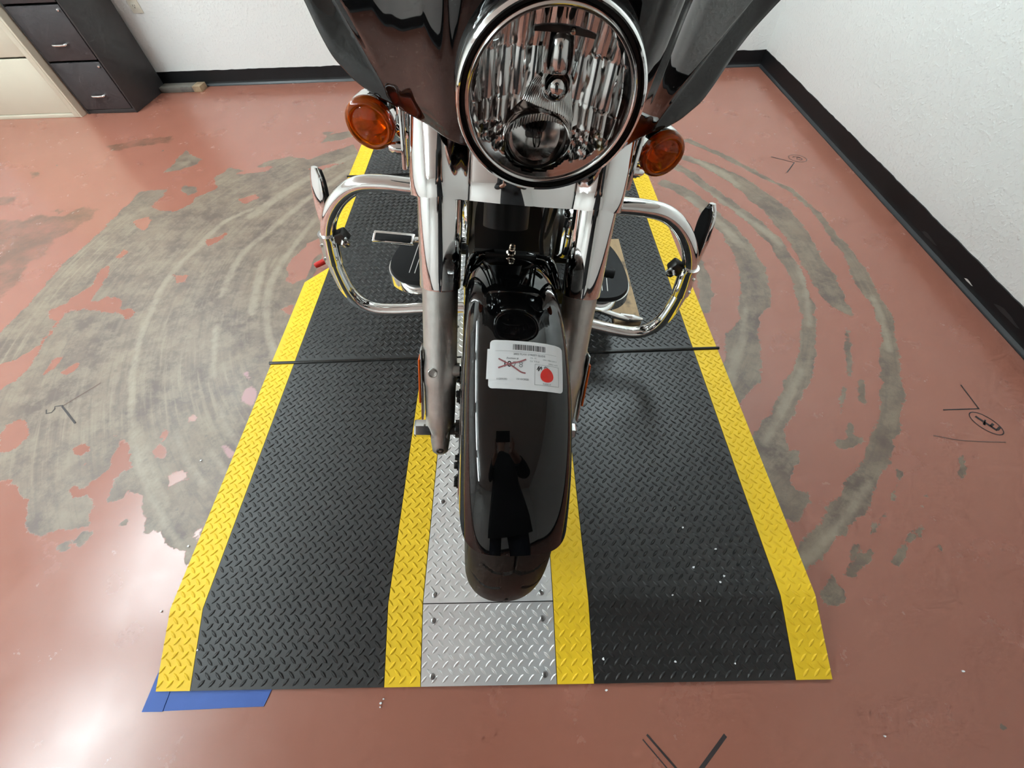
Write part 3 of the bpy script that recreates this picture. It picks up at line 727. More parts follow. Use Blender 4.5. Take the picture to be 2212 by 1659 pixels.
chips = mobj('paint_chips', V, Fc, 'paper', smooth=False)
tag(chips, 'tiny white paint chips scattered on the rubber mats and floor', 'debris', kind='stuff')

# ------------------------------------------------------------------ the motorcycle
BO = np.array([-.003, .4045, ZT + .0030])
def pose(phi, dl):
    ly = np.array([[math.cos(phi), 0, math.sin(phi)], [0, 1, 0], [-math.sin(phi), 0, math.cos(phi)]])
    lz = np.array([[math.cos(dl), -math.sin(dl), 0], [math.sin(dl), math.cos(dl), 0], [0, 0, 1]])
    return ly @ lz
R_F = pose(.155, .036)                         # fork, wheel and fairing, steered
R_B = pose(math.radians(5), math.radians(-5.2))   # frame and engine, leaning on the stand
bike = empty('motorcycle', BO)
tag(bike, 'black touring motorcycle with chrome fork and round headlight on the platform', 'motorcycle')
def fp(name, VF, m, parent=bike, frame=R_F, smooth=True, angle=40):
    V = np.asarray(VF[0], float) @ frame.T
    return mobj(name, V, VF[1], m, parent, smooth, angle)
def bp_(name, VF, m, parent=bike, smooth=True, angle=40):
    return fp(name, VF, m, parent, R_B, smooth, angle)
AXL = np.array([0, 0, .319]); RAKE = math.radians(26)
FA = np.array([0, math.sin(RAKE), math.cos(RAKE)])       # up the fork
def fk(s, t, dx=0, dy=0):
    """point on a fork leg axis; dy is square to the leg, in the rearward sense"""
    return AXL + np.array([s * .1223 + dx, -.007, 0]) + FA * t + np.array([0, math.cos(RAKE), -math.sin(RAKE)]) * dy

# --- tyre and wheel
def tyre():
    nu, prof = 900, []
    for k in range(45):
        a = -1 + 2 * k / 44
        x = .0655 * a * (1 - .12 * (1 - a * a))
        prof.append((x, .319 - .058 * (1 - math.sqrt(max(0, 1 - (abs(x) / .0665) ** 2.3)))))
    prof = [(-.052, .246), (-.060, .252)] + prof + [(.060, .252), (.052, .246)]
    V = []
    for i in range(nu):
        deg = 360.0 * i / nu
        th = math.radians(deg)
        dd = (deg - 22 + 18) % 36 - 18
        for x, r in prof:
            g = 0; ax_ = abs(x)
            if r > .262:
                if ax_ < .046 and abs(dd + 1.4 * math.sin(math.pi * ax_ / .046)) < .52 * (1 - .5 * (ax_ / .046) ** 3): g = .004
                if .017 < ax_ < .058 and abs(dd + 9 + 2.2 * math.sin(math.pi * (ax_ - .017) / .05)) < .55: g = .004
                if ax_ < .0024 and .8 < dd < 11: g = .004
                if ax_ < .0024 and dd > 15: g = .004
            V.append((x, -(r - g) * math.cos(th), .319 + (r - g) * math.sin(th)))
    return V, grid_faces(nu, len(prof), True)
fp('front_tyre', tyre(), 'rubber', angle=50)
whl = fp('front_wheel', lathe([(.246, -.052), (.252, -.050), (.244, -.046), (.228, -.040), (.222, -.015), (.222, .015), (.228, .040), (.244, .046), (.252, .050), (.246, .052), (.236, .05), (.214, .02), (.214, -.02), (.236, -.05), (.246, -.052)], AXL, (1, 0, 0), 64), 'gloss_black')
for k in range(10):
    a = 2 * math.pi * k / 10
    c, s_ = math.cos(a), math.sin(a); c2, s2 = math.cos(a + .16), math.sin(a + .16)
    P = [AXL + np.array([0, .035 * c, .035 * s_]), AXL + np.array([.006, .12 * c, .12 * s_]), AXL + np.array([0, .218 * c2, .218 * s2])]
    fp('spoke', tube(P, .009, 8), 'gloss_black', whl)
fp('hub', lathe([(0, -.062), (.034, -.062), (.036, -.05), (.042, -.046), (.042, .046), (.036, .05), (.034, .062), (0, .062)], AXL, (1, 0, 0), 32), 'dark_metal', whl)
for sx in (-1, 1):
    dsc = fp('brake_disc', lathe([(.150, -.0025), (.150, .0025), (.105, .0025), (.105, -.0025), (.150, -.0025)], AXL + [sx * .0815, 0, 0], (1, 0, 0), 72), 'steel_disc')
    fp('disc_carrier', lathe([(.108, -.003), (.108, .003), (.04, .003 + .008), (.035, .003), (.035, -.003), (.108, -.003)], AXL + [sx * .0795, 0, 0], (1, 0, 0), 40), 'satin_black', dsc)
    for k in range(10):
        a = 2 * math.pi * (k + .3) / 10
        fp('disc_bolt', lathe([(.0, .0085), (.0055, .0085), (.0065, .007), (.0065, .003), (.0095, .003), (.0095, -.004)], AXL + np.array([sx * .0835, .112 * math.cos(a), .112 * math.sin(a)]), (sx, 0, 0), 12), 'satin_black', dsc)
# axle, spacers and nut
fp('axle', tube([(-.15, 0, .319), (0, 0, .319), (.15, 0, .319)], .0125, 16, smooth=0), 'dark_metal')
for sx in (-1, 1):
    fp('axle_spacer', lathe([(.0, .064), (.019, .064), (.021, .068), (.019, .073), (.019, .092), (0, .092)], AXL, (sx, 0, 0), 20), 'dark_metal')
nutV = []
for (r, h) in ((.0, -.176), (.013, -.176), (.0165, -.173), (.0165, -.142), (0, -.142)): nutV.append((r, h))
fp('axle_nut', lathe([(0, .142), (.0185, .142), (.0185, .171), (.0165, .1745), (0, .1745)], AXL, (-1, 0, 0), 6, up=(0, .3, 1)), 'chrome_soft', angle=20)
fp('axle_head', lathe([(0, .142), (.017, .142), (.017, .160), (.014, .163), (0, .163)], AXL, (1, 0, 0), 6), 'chrome_soft', angle=20)

# --- fork legs
for sx in (-1, 1):
    prof = [(0, -.050), (.013, -.050), (.0165, -.046), (.018, -.032), (.0195, -.020), (.020, -.002), (.0225, .012), (.0285, .026), (.0292, .06), (.0298, .11), (.0320, .125), (.0325, .150), (.0305, .165), (.0302, .24), (.0302, .32)]
    leg = fp('fork_slider', lathe(prof, fk(sx, 0), FA, 40), 'alloy')
    fp('drain_bolt', lathe([(.0, .002), (.003, .002), (.0035, .0045), (.0068, .0045), (.0076, .003), (.0076, -.006)], fk(sx, -.036, 0, -.0140), (0, -.93, .20), 16), 'dark_metal', leg)
    # the axle eye
    fp('axle_boss', lathe([(0, -.017), (.021, -.017), (.023, -.013), (.023, .013), (.021, .017), (0, .017)], AXL + [sx * .1223, 0, 0], (1, 0, 0), 28), 'alloy', leg)
    # fender / caliper lug reaching in to the wheel
    lug = fk(sx, .150, 0, -.010)
    fp('fender_lug', tube([lug, lug + [-sx * .02, 0, 0], lug + [-sx * .036, 0, 0]], [.015, .0135, .0125], 16, smooth=0), 'alloy', leg)
    fp('lug_bolt', lathe([(0, .039), (.006, .039), (.007, .036), (.007, .030), (0, .03)], lug + [0, 0, 0], (-sx, 0, 0), 10), 'dark_metal', leg)
    fp('lug_recess', lathe([(0, .0), (.006, .0), (.0075, .002), (.009, .001), (.009, -.004)], fk(sx, .152, -.012 * 1, -.0310), (0, -math.cos(RAKE), math.sin(RAKE)), 16), 'alloy', leg)
    # side reflector
    c = fk(sx, .115, sx * .0335, 0)
    R_ = np.stack([np.array([1., 0, 0]), np.cross(FA, [1, 0, 0]), FA], 1)
    rh = fp('reflector_bracket', box(c, (.004, .034, .150), R_, .0015), 'steel_disc', leg)
    fp('reflector_lens', box(c + np.array([sx * .0035, 0, .012]), (.004, .028, .092), R_, .0015), 'amber_solid', leg)
    # chrome cover
    cov = fp('fork_cover', lathe([(.0300, .302), (.0332, .302), (.0340, .3045), (.0342, .45), (.0342, .58), (0, .58)], fk(sx, 0), FA, 48), 'chrome')
    if sx > 0:
        pass
# --- lower clamp and the parts between the legs
fp('lower_clamp', box(fk(0, .50, 0, .03), (.27, .05, .035), np.stack([[1, 0, 0], np.cross(FA, [1, 0, 0]), FA], 1), .01), 'satin_black')
fp('steering_stem', tube([fk(0, .44, 0, .05), fk(0, .55, 0, .05), fk(0, .72, 0, .05)], .030, 20, smooth=0), 'satin_black')
Rk = np.stack([[1, 0, 0], np.cross(FA, [1, 0, 0]), FA], 1)
brk = fp('fender_bracket', box((0, .225, .585), (.135, .07, .016), rotm((1, 0, 0), -.55), .006), 'satin_black')
for x in (-.031, .029):
    fp('bracket_bolt', lathe([(0, .008), (.004, .008), (.0065, .006), (.0065, 0)], (x, .205, .597), (0, -.5, .86), 12), 'dark_metal', brk)
fit = fp('hose_fitting', lathe([(0, 0), (.0085, 0), (.0085, .006), (.0065, .008), (.0062, .018), (.0045, .019), (.0045, .024), (.0052, .026), (.003, .030), (0, .030)], (0, .205, .605), (0, -.35, .93), 12), 'brass', brk)
for sx in (-1, 1):
    fp('fender_stay', tube([(sx * .030, .21, .60), (sx * .052, .20, .60), (sx * .068, .17, .615), (sx * .078, .12, .60)], [.008, .009, .009, .007], 10), 'gloss_black', brk)
fp('brake_hose', tube([(.052, .26, .80), (.058, .245, .70), (.056, .23, .62), (.074, .19, .56), (.092, .08, .50)], .0048, 8), 'satin_black')
fp('hose_tag', box((.0575, .2415, .655), (.0105, .001, .045), rotm((1, 0, 0), -.2)), 'label_card', smooth=False)
for k, (x0, x1) in enumerate(((-.085, -.10), (-.07, -.075), (.082, .095))):
    fp('control_cable', tube([(x0, .25, .84), (x0 * 1.05, .29, .72), (x1 * .98, .34, .58), (x1, .44, .45)], .0045, 8), 'satin_black')

# --- front fender, a hoop over the tyre with rolled sides
FX = -.0055
FEN_P = [(0, 0), (.018, -.0004), (.034, -.0020), (.047, -.0052), (.058, -.0105), (.066, -.0180), (.0715, -.0280), (.0745, -.0400), (.0762, -.0540), (.0770, -.0700), (.0772, -.0860)]
FEN_X = [p[0] for p in FEN_P]; FEN_D = [p[1] for p in FEN_P]
FR = .3475
def fender_pt(x, th, lift=0.):
    """x across, th degrees round the wheel from straight ahead, on the fender skin"""
    d = float(np.interp(abs(x), FEN_X, FEN_D))
    r = FR + d + lift
    t = math.radians(th)
    return np.array([FX + x, -r * math.cos(t), .319 + r * math.sin(t)])
def fender():
    prof = [(-x, d) for x, d in FEN_P[::-1]] + FEN_P[1:]
    pts = []
    for (x0, d0), (x1, d1) in zip(prof[:-1], prof[1:]):
        for k in range(3): pts.append((x0 + (x1 - x0) * k / 3, d0 + (d1 - d0) * k / 3))
    pts.append(prof[-1])
    # round the polyline a little
    pts = np.array(pts)
    for _ in range(3): pts[1:-1] = (pts[:-2] + 2 * pts[1:-1] + pts[2:]) / 4
    npf = len(pts)
    arc = np.concatenate([[0], np.cumsum(np.linalg.norm(np.diff(pts, axis=0), axis=1))]); arc = arc / arc[-1] * 2 - 1
    nth = 76; V = []
    for i in range(nth):
        f_ = i / (nth - 1)
        for (x, d), s in zip(pts, arc):
            a0 = 33.5 + 1.0 * abs(s) ** 2 + 13.0 * max(0, abs(s) - .30) ** 2.0 / .49
            a1 = 168 - 22 * max(0, abs(s) - .3)
            th = math.radians(a0 + (a1 - a0) * f_)
            r = FR + d
            V.append((FX + x, -r * math.cos(th), .319 + r * math.sin(th)))
    Fc = grid_faces(nth, npf)
    n = len(V)
    # inner skin and closed rim
    V2 = []
    for i in range(nth):
        for j in range(npf):
            p = np.array(V[i * npf + j]); c = np.array([FX + pts[j][0] * .35, 0, .319])
            dvec = p - np.array([FX, p[1], p[2]]) * [0, 0, 0]
            rad = np.array([0, p[1], p[2] - .319]); rad /= np.linalg.norm(rad)
            side = np.array([np.sign(pts[j][0]), 0, 0]) * min(1, max(0, (abs(pts[j][0]) - .05) / .027))
            nrm = rad * (1 - .95 * min(1, max(0, (abs(pts[j][0]) - .05) / .027))) + side
            nrm /= np.linalg.norm(nrm)
            V2.append(p - nrm * .0022)
    Fc2 = [tuple(k + n for k in q[::-1]) for q in grid_faces(nth, npf)]
    rim = []
    for j in range(npf - 1):
        rim += [(j, j + 1, n + j + 1, n + j), ((nth - 1) * npf + j, n + (nth - 1) * npf + j, n + (nth - 1) * npf + j + 1, (nth - 1) * npf + j + 1)]
    for i in range(nth - 1):
        rim += [(i * npf, n + i * npf, n + (i + 1) * npf, (i + 1) * npf), (i * npf + npf - 1, (i + 1) * npf + npf - 1, n + (i + 1) * npf + npf - 1, n + i * npf + npf - 1)]
    return V + V2, Fc + Fc2 + rim
fen = fp('front_fender', fender(), 'gloss_black', angle=50)

# --- auction label on the fender
LAB_C, LAB_T = .0065, 75.6       # centre across (m), angle round the wheel
def lab(u, v, lift=.0007):
    """label coordinates in metres: u right, v up the label"""
    ca, sa = math.cos(-.045), math.sin(-.045)
    u2, v2 = u * ca - v * sa, u * sa + v * ca
    return fender_pt(LAB_C + u2, LAB_T + math.degrees(v2 / FR), lift)
LW, LH = .0985, .0685
def paper():
    nx, ny = 40, 20; V = []
    for i in range(nx):
        for j in range(ny):
            u = -LW / 2 + LW * i / (nx - 1); v = -LH / 2 + LH * j / (ny - 1)
            # rounded corners
            rx_, ry_ = LW / 2 - .005, LH / 2 - .005
            if abs(u) > rx_ and abs(v) > ry_:
                du, dv = abs(u) - rx_, abs(v) - ry_
                l = max(1e-9, math.hypot(du, dv)); m_ = max(du, dv)
                u = math.copysign(rx_ + du / l * m_, u); v = math.copysign(ry_ + dv / l * m_, v)
            V.append(lab(u, v))
    return V, grid_faces(nx, ny)
lb = fp('paper_label', paper(), 'paper')
V = [lab(u, v, .0005) for u, v in ((-LW / 2 - .003, -.022), (-LW / 2 + .004, -.022), (-LW / 2 + .004, .021), (-LW / 2 - .003, .021))]
fp('label_backing', (V, [(0, 1, 2, 3)]), 'paper', lb, smooth=False)
def lquad(name, u0, v0, u1, v1, m, lift=.00095, n=6):
    V = []
    for k in range(n + 1):
        u = u0 + (u1 - u0) * k / n
        V += [lab(u, v0, lift), lab(u, v1, lift)]
    return V, [(2 * k, 2 * k + 2, 2 * k + 3, 2 * k + 1) for k in range(n)]
bars = []
r_ = random.Random(4)
u = -.019
while u < .024:
    wd = r_.choice((.0005, .0005, .0009, .0014))
    bars.append(lquad('b', u, .0205, u + wd, .0288, None, n=1)); u += wd + r_.choice((.0005, .0008, .0012))
fp('barcode', join(*bars), 'ink', lb, smooth=False)
fp('rule_line', lquad('r', -.042, .0178, .040, .0181, None, n=20), 'grey_ink', lb, smooth=False)
def frame_line(u0, v0, u1, v1, t=.0004):
    return join(lquad('', u0, v0, u1, v0 + t, None), lquad('', u0, v1 - t, u1, v1, None), *[lquad('', ue, v0 + (v1 - v0) * k / 8, ue + t, v0 + (v1 - v0) * (k + 1) / 8, None, n=1) for k in range(8) for ue in (u0, u1 - t)])
fp('bidder_box', frame_line(.010, -.0265, .043, .0015), 'grey_ink', lb, smooth=False)
V = [lab(.0265 + .0088 * math.cos(a) - .0008 * math.sin(2 * a), -.0122 + .0098 * math.sin(a), .0011) for a in np.linspace(0, 2 * math.pi, 28, endpoint=False)]
fp('red_dot', (V + [lab(.0265, -.0122, .0011)], [(i, (i + 1) % 28, 28) for i in range(28)]), 'red_dot', lb, smooth=False)
def ltext(txt, u, v, size, m, bold=0.0):
    cu_ = bpy.data.curves.new('txt', 'FONT'); cu_.body = txt; cu_.size = size; cu_.align_x = 'CENTER'; cu_.align_y = 'CENTER'; cu_.resolution_u = 3; cu_.offset = bold
    ob = bpy.data.objects.new('txt', cu_); COL.objects.link(ob)
    dg = bpy.context.evaluated_depsgraph_get(); dg.update()
    me = ob.evaluated_get(dg).to_mesh()
    V = [lab(u + p.co.x, v + p.co.y, .00095) for p in me.vertices]; Fc = [tuple(p.vertices) for p in me.polygons]
    ob.evaluated_get(dg).to_mesh_clear()
    bpy.data.objects.remove(ob); bpy.data.curves.remove(cu_)
    if V: fp('printed_text', (V, Fc), m, lb, smooth=False)
ltext('2022 FLHX STREET GLIDE', .003, .0143, .0038, 'grey_ink', .00006)
ltext('Auction #', -.0195, .0078, .0039, 'grey_ink', .00005)
ltext('10', -.0262, -.0008, .0115, 'ink', .0002)
ltext('7', -.0163, -.0008, .0112, 'grey_ink')
ltext('8', -.0083, -.0008, .0112, 'grey_ink')
ltext('CR: 77', .0078, .0098, .0030, 'grey_ink')
ltext('TX TITLE', .0098, .0052, .0032, 'grey_ink')
ltext('VIN: HB616013', .0305, .0090, .0030, 'grey_ink')
ltext('10062 mi/h', .0350, .0040, .0030, 'grey_ink')
ltext('11209283', -.0325, -.0215, .0036, 'grey_ink')
ltext('10/10/2025', -.0060, -.0205, .0036, 'grey_ink')
ltext('Bidder #', .0265, -.0243, .0030, 'grey_ink')
def lstroke(pts, wd, lift):
    V = []
    pts = [np.array(p, float) for p in smooth_path([np.array([*p, 0.]) for p in pts], 5)]
    for i, p in enumerate(pts):
        t = pts[min(i + 1, len(pts) - 1)] - pts[max(i - 1, 0)]; t /= np.linalg.norm(t); n = np.array([-t[1], t[0]]) * wd / 2
        V += [lab(p[0] + n[0], p[1] + n[1], lift), lab(p[0] - n[0], p[1] - n[1], lift)]
    return V, [(2 * i, 2 * i + 1, 2 * i + 3, 2 * i + 2) for i in range(len(pts) - 1)]
fp('pen_cross', join(lstroke([(-.0375, .0065), (-.020, -.0030), (-.0085, -.0105), (-.002, -.0120)], .0020, .00115), lstroke([(-.0375, -.0065), (-.022, .0), (-.010, .0035), (-.0015, .0075)], .0020, .00125)), 'marker_red', lb, smooth=False)
fp('initials', join(lstroke([(.0130, -.006), (.0155, -.001), (.0158, -.0015), (.0150, -.0075), (.0185, -.001), (.0190, -.0055)], .0010, .00112), lstroke([(.0135, -.0035), (.0200, -.0030)], .0008, .00112), lstroke([(.0235, -.0045), (.0240, -.0005), (.0290, -.0040)], .0010, .00105)), 'ink', lb, smooth=False)

# --- chrome panel below the headlight
def nacelle():
    def plan(x):
        ax_ = abs(x)
        lobe = .197 - math.sqrt(max(0, .044 ** 2 - (ax_ - .124) ** 2)) if abs(ax_ - .124) < .044 else 9
        cen = .156 + ax_ * ax_ / (2 * .24)
        k = 110.0
        return -math.log(math.exp(-k * lobe) + math.exp(-k * cen)) / k if lobe < 1 else cen
    xs_ = [.168 * math.sin(math.pi / 2 * u) if abs(u) > .8 else u * .168 * math.sin(math.pi / 2 * .8) / .8 for u in np.linspace(-1, 1, 97)]
    line = [(-.1680, .265), (-.1688, .235), (-.1688, .212)] + [(x, min(plan(x), .197)) for x in xs_] + [(.1688, .212), (.1688, .235), (.1680, .265)]
    rows = 10; V = []
    for x, y in line:
        for j in range(rows):
            v = j / (rows - 1)
            hgt = .115
            z = .7335 - .5 * (y - .147) + v * hgt
            yy = y + .488 * v * hgt
            xx = x
            if j == 0: yy += .0030
            V.append((xx, yy, z - (.0015 if j == 0 else 0)))
    return V, grid_faces(len(line), rows)
nac = fp('fork_panel', nacelle(), 'chrome', angle=60)
for sx in (-1, 1):
    p = np.array([sx * .165, .225, .80])
    fp('signal_bracket', box((sx * .176, .232, .775), (.007, .020, .085), rotm((1, 0, 0), -.2), .002), 'chrome', nac)
    fp('acorn_nut', lathe([(0, .020), (.004, .019), (.0075, .014), (.008, .008), (.0095, .008), (.0095, 0)], (sx * .179, .232, .758), (sx, 0, 0), 14), 'chrome', nac)

# --- turn signals
for sx in (-1, 1):
    c = np.array([sx * .2220, .250, .782])
    n = np.array([sx * .12, -.97, -.06]); n /= np.linalg.norm(n)
    K = 1.065
    sg = fp('turn_signal', lathe([(K * r_k, K * h_k) for r_k, h_k in [(0, -.058), (.008, -.057), (.017, -.052), (.025, -.041), (.030, -.026), (.0320, -.010), (.0325, -.002), (.030, -.001), (.026, -.012), (.018, -.022), (.0, -.026)]], c, n, 36), 'chrome')
    fp('amber_lens', lathe([(K * r_k, K * h_k) for r_k, h_k in [(.0325, -.001), (.0330, .003), (.0325, .008), (.0300, .0115), (.0270, .0125), (.0245, .0115), (.0235, .0095), (.0215, .0105), (.012, .0135), (0, .0145)]], c, n, 40), 'amber', sg)
    fp('bulb', lathe([(0, .004), (.005, .002), (.0075, -.004), (.006, -.012), (.005, -.022), (0, -.022)], c, n, 16), 'amber_solid', sg)
    fp('signal_stalk', tube([c - n * .03 + [0, 0, -.0], c + np.array([-sx * .020, .026, -.008]), (sx * .176, .246, .770)], .0075, 12), 'chrome', sg)

# --- fairing: batwing shell
FS = [0, .09, .108, .120, .132, .145, .165, .19, .22, .25, .28, .31, .34, .37, .42, .46]
FY = [.118, .126, .136, .150, .168, .186, .212, .238, .262, .286, .308, .330, .346, .358, .385, .430]
BS = [0, .085, .11, .128, .17, .21, .24, .268, .285, .296, .317, .347, .40, .44, .46]
BZ = [.80, .818, .819, .818, .811, .815, .826, .845, .872, .896, .927, .963, 1.03, 1.09, 1.15]
def sm_interp(x, X, Y):
    # monotone-ish smooth interpolation: average of nearby samples
    return float(np.mean([np.interp(x + d, X, Y) for d in (-.006, -.003, 0, .003, .006)]))
def fairing_pt(x, z):
    s = abs(x)
    y = sm_interp(s, FS, FY)
    y += -.10 * (z - .86) * max(0, 1 - s / .16) if z < 1.0 else (-.10 * .14 * max(0, 1 - s / .16))
    y -= .27 * max(0, .804 + 1.3 * (s - .178) - z) * min(1, max(0, (s - .165) / .03))
    y -= .13 * (min(z, 1.03) - .83) * min(1, max(0, (s - .105) / .03)) * min(1, max(0, (z - (.804 + 1.3 * (s - .178))) / .02))
    y += 1.1 * max(0, z - 1.0) ** 1.6
    return np.array([x, y, z])
def fairing():
    nx, nz = 361, 110; V = []
    for i in range(nx):
        u = -1 + 2 * i / (nx - 1)
        x = .46 * u
        zb = sm_interp(abs(x), BS, BZ); zt_ = 1.235 - .25 * abs(x) ** 2
        for j in range(nz):
            v = (j / (nz - 1)) ** 1.15
            p = fairing_pt(x, zb + (zt_ - zb) * v)
            lip = math.exp(-(j / 4.8) ** 2) * .003
            p[1] += lip
            V.append(p)
    return V, grid_faces(nx, nz)
fairV, fairF = fairing()
# round opening for the headlight bucket
HC = np.array([.006, .100, .881]); TL = math.radians(-10)
HU = np.array([0, math.sin(TL), math.cos(TL)])
_r = [math.hypot(p[0] - HC[0], (np.asarray(p) - HC) @ HU) for p in fairV]
fairF = [q for q in fairF if min(_r[k] for k in q) > .0975]
fr = fp('fairing', (fairV, fairF), 'gloss_black', angle=70)
md = fr.modifiers.new('thick', 'SOLIDIFY'); md.thickness = .004; md.offset = 1.0
def inner_fairing():
    nx, nz = 121, 10; V = []
    for i in range(nx):
        x = .43 * (-1 + 2 * i / (nx - 1))
        zb = sm_interp(abs(x), BS, BZ) + .03; zt_ = 1.215 - .25 * abs(x) ** 2
        for j in range(nz):
            v = j / (nz - 1); z = zb + (zt_ - zb) * v
            p = fairing_pt(x, z); p[1] = max(p[1] + .035, .30 + .10 * (1 - v) * (abs(x) < .3) - .6 * x * x * .1)
            V.append(p)
    return V, grid_faces(nx, nz)
fp('inner_fairing', inner_fairing(), 'satin_black', angle=70)
def screen():
    nx, nz = 41, 8; V = []
    for i in range(nx):
        x = .36 * (-1 + 2 * i / (nx - 1))
        for j in range(nz):
            v = j / (nz - 1); z = 1.215 - .25 * x * x + v * .16 * (1 - (abs(x) / .37) ** 4)
            V.append(fairing_pt(x * (1 - .06 * v), 1.215) + np.array([0, .015 + .10 * v, z - 1.215]))
    return V, grid_faces(nx, nz)
sc_ = fp('windscreen', screen(), 'smoke', angle=70)

# --- headlight
HC = np.array([.006, .100, .881]); TL = math.radians(-10)
HU = np.array([0, math.sin(TL), math.cos(TL)]); HN = np.array([0, -math.cos(TL), math.sin(TL)])   # up, outwards
HX = np.array([1., 0, 0])
def hl(x, y, d=0.): return HC + HX * x + HU * y + HN * d
def hlathe(prof, c=(0, 0), seg=64): return lathe(prof, hl(c[0], c[1]), HN, seg)
head = fp('headlight', hlathe([(.106, -.075), (.1065, -.03), (.1045, -.012), (.100, -.004), (.098, -.010), (.096, -.03)], seg=72), 'gloss_black')
fp('trim_ring', hlathe([(.1040, -.016), (.1044, -.004), (.1036, .0026), (.1018, .0048), (.1000, .0040), (.0990, .0005), (.0987, -.010), (.0988, -.02)], seg=96), 'chrome', head)
fp('gasket', hlathe([(.0990, -.008), (.0982, -.004), (.0945, -.0035), (.0935, -.008)], seg=72), 'satin_black', head)
fp('lens_rim', hlathe([(.0942, -.005), (.0938, .0012), (.0920, .0030), (.0898, .0022), (.0885, .0005), (.0882, -.004)], seg=96), 'chrome_soft', head)
fp('lens', hlathe([(.0886, .001), (.085, .0042), (.070, .0095), (.05, .0140), (.025, .0168), (0, .0177)], seg=64), 'glass', head)
def bowl():
    nx, ny = 133, 61; V = []
    R0 = .0886; w_ = .0161
    rr = random.Random(3)
    tilt = {}
    for i in range(nx):
        x = R0 * math.sin(math.pi / 2 * (-1 + 2 * i / (nx - 1)))
        hy = math.sqrt(max(0, R0 * R0 - x * x))
        for j in range(ny):
            y = hy * (-1 + 2 * j / (ny - 1))
            r = math.hypot(x, y)
            k = math.floor(x / w_ + .5); lx = x / w_ + .5 - k - .5
            seg = math.floor((y + .10) / .045); ly = (y + .10) / .045 - seg - .5
            t = tilt.setdefault((k, seg), rr.uniform(-.10, .10))
            d = -.050 + 3.3 * (x * x + (y - .052) ** 2)
            edge = min(1, max(0, (R0 - r) / .006))
            d += edge * (.0026 * (1 - 4 * lx * lx) + t * ly * .045 * .5 + .0022 * (1 - 4 * ly * ly))
            if y < -.028: d += edge * .0010 * math.sin(math.atan2(y + .02, x) * 34) * min(1, (r - .03) / .02)
            if math.hypot((x + .006) / 1.12, (y + .045) / .95) < .0365: d = -.062
            V.append(hl(x, y, min(d, -.0008)))
    return V, grid_faces(nx, ny)
fp('reflector_bowl', bowl(), 'reflector', head, angle=20)
fp('bowl_back', hlathe([(.0885, -.002), (.092, -.04), (.06, -.066), (0, -.066)], seg=48), 'satin_black', head)
# upper shroud strip, high beam cap, low beam cup
V = []
for k in range(21):
    x = -.030 + .060 * k / 20
    for y, d in ((.0705 - 4.5 * x * x, -.004), (.0715 - 4.5 * x * x, .001), (.0650 - 1.5 * x * x, .001), (.062 - 1.5 * x * x, -.008)):
        V.append(hl(x, y + .004, d))
fp('top_visor', (V, grid_faces(21, 4)), 'dark_metal', head, angle=50)
fp('high_beam_cap', hlathe([(.0165 * math.sin(t), -.010 + .0165 * math.cos(t)) for t in np.linspace(0, 2.0, 14)] + [(.0150, -.026), (0, -.026)], (.0035, .0195), 36), 'chrome', head)
fp('high_beam_stem', tube([hl(.0035, .024, -.020), hl(.002, .038, -.016), hl(.001, .052, -.018), hl(0, .062, -.024)], [.015, .0165, .015, .013], 20), 'reflector', head)
def apron():
    V = []; n, rws = 57, 8
    for i in range(n):
        u = -1 + 2 * i / (n - 1)
        for j in range(rws):
            v = j / (rws - 1)
            hw = .018 + (.043 - .018) * min(1, v * 1.05) ** .7
            y = .012 - .030 * v - .030 * u * u * v
            d = -.020 - .016 * u * u + .0010 * math.cos(i * math.pi)
            V.append(hl(.002 + u * hw, y, d - .006 + .020 * v))
    return V, grid_faces(n, rws)
fp('ribbed_apron', apron(), 'reflector', head, angle=15)
lc = (-.006, -.045)
def oval(prof, seg=56):
    V, Fc = hlathe(prof, lc, seg)
    V = [hl(lc[0], lc[1]) + HX * ((v - hl(*lc)) @ HX) * 1.12 + HU * ((v - hl(*lc)) @ HU) * .95 + HN * ((v - hl(*lc)) @ HN) for v in np.array(V)]
    return V, Fc
fp('low_beam_rim', oval([(.0335, -.014), (.0345, -.008), (.0362, -.006), (.0378, -.008), (.0385, -.016), (.040, -.03)]), 'reflector', head)
def cup():
    V, Fc = lathe([(.0375, .005), (.0350, .001), (.030, -.0025), (.020, -.0055), (.010, -.0068), (0, -.007)], hl(lc[0], lc[1], -.024), HN * .87 + HU * .49, 60)
    return V, Fc
fp('low_beam_cup', cup(), 'reflector', head, angle=12)
fp('bulb_socket', lathe([(0, -.030), (.009, -.030), (.0105, -.028), (.0105, -.024), (.0128, -.022), (.0128, -.040), (0, -.044)], hl(lc[0] - .002, lc[1] + .012), HN, 28), 'satin_black', head)
fp('low_beam_bulb', tube([hl(lc[0] - .002, lc[1] + .012, -.030), hl(lc[0] - .001, lc[1] + .006, -.020), hl(lc[0], lc[1] - .001, -.010), hl(lc[0], lc[1] - .004, -.005)], [.0052, .0052, .005, .0035], 14), 'glass', head)
fp('bulb_filament', tube([hl(lc[0] - .002, lc[1] + .010, -.028), hl(lc[0], lc[1] + .002, -.014)], .0015, 8, smooth=0), 'chrome_soft', head)
fp('bulb_shield', box(hl(lc[0] - .002, lc[1] - .012, -.030), (.022, .006, .022), np.stack([HX, HN, HU], 1), .002), 'dark_metal', head)
fp('vent_pin', lathe([(0, .005), (.002, .0045), (.003, .002), (.003, 0)], hl(.006, .0735, .004), HN, 12), 'brass', head)

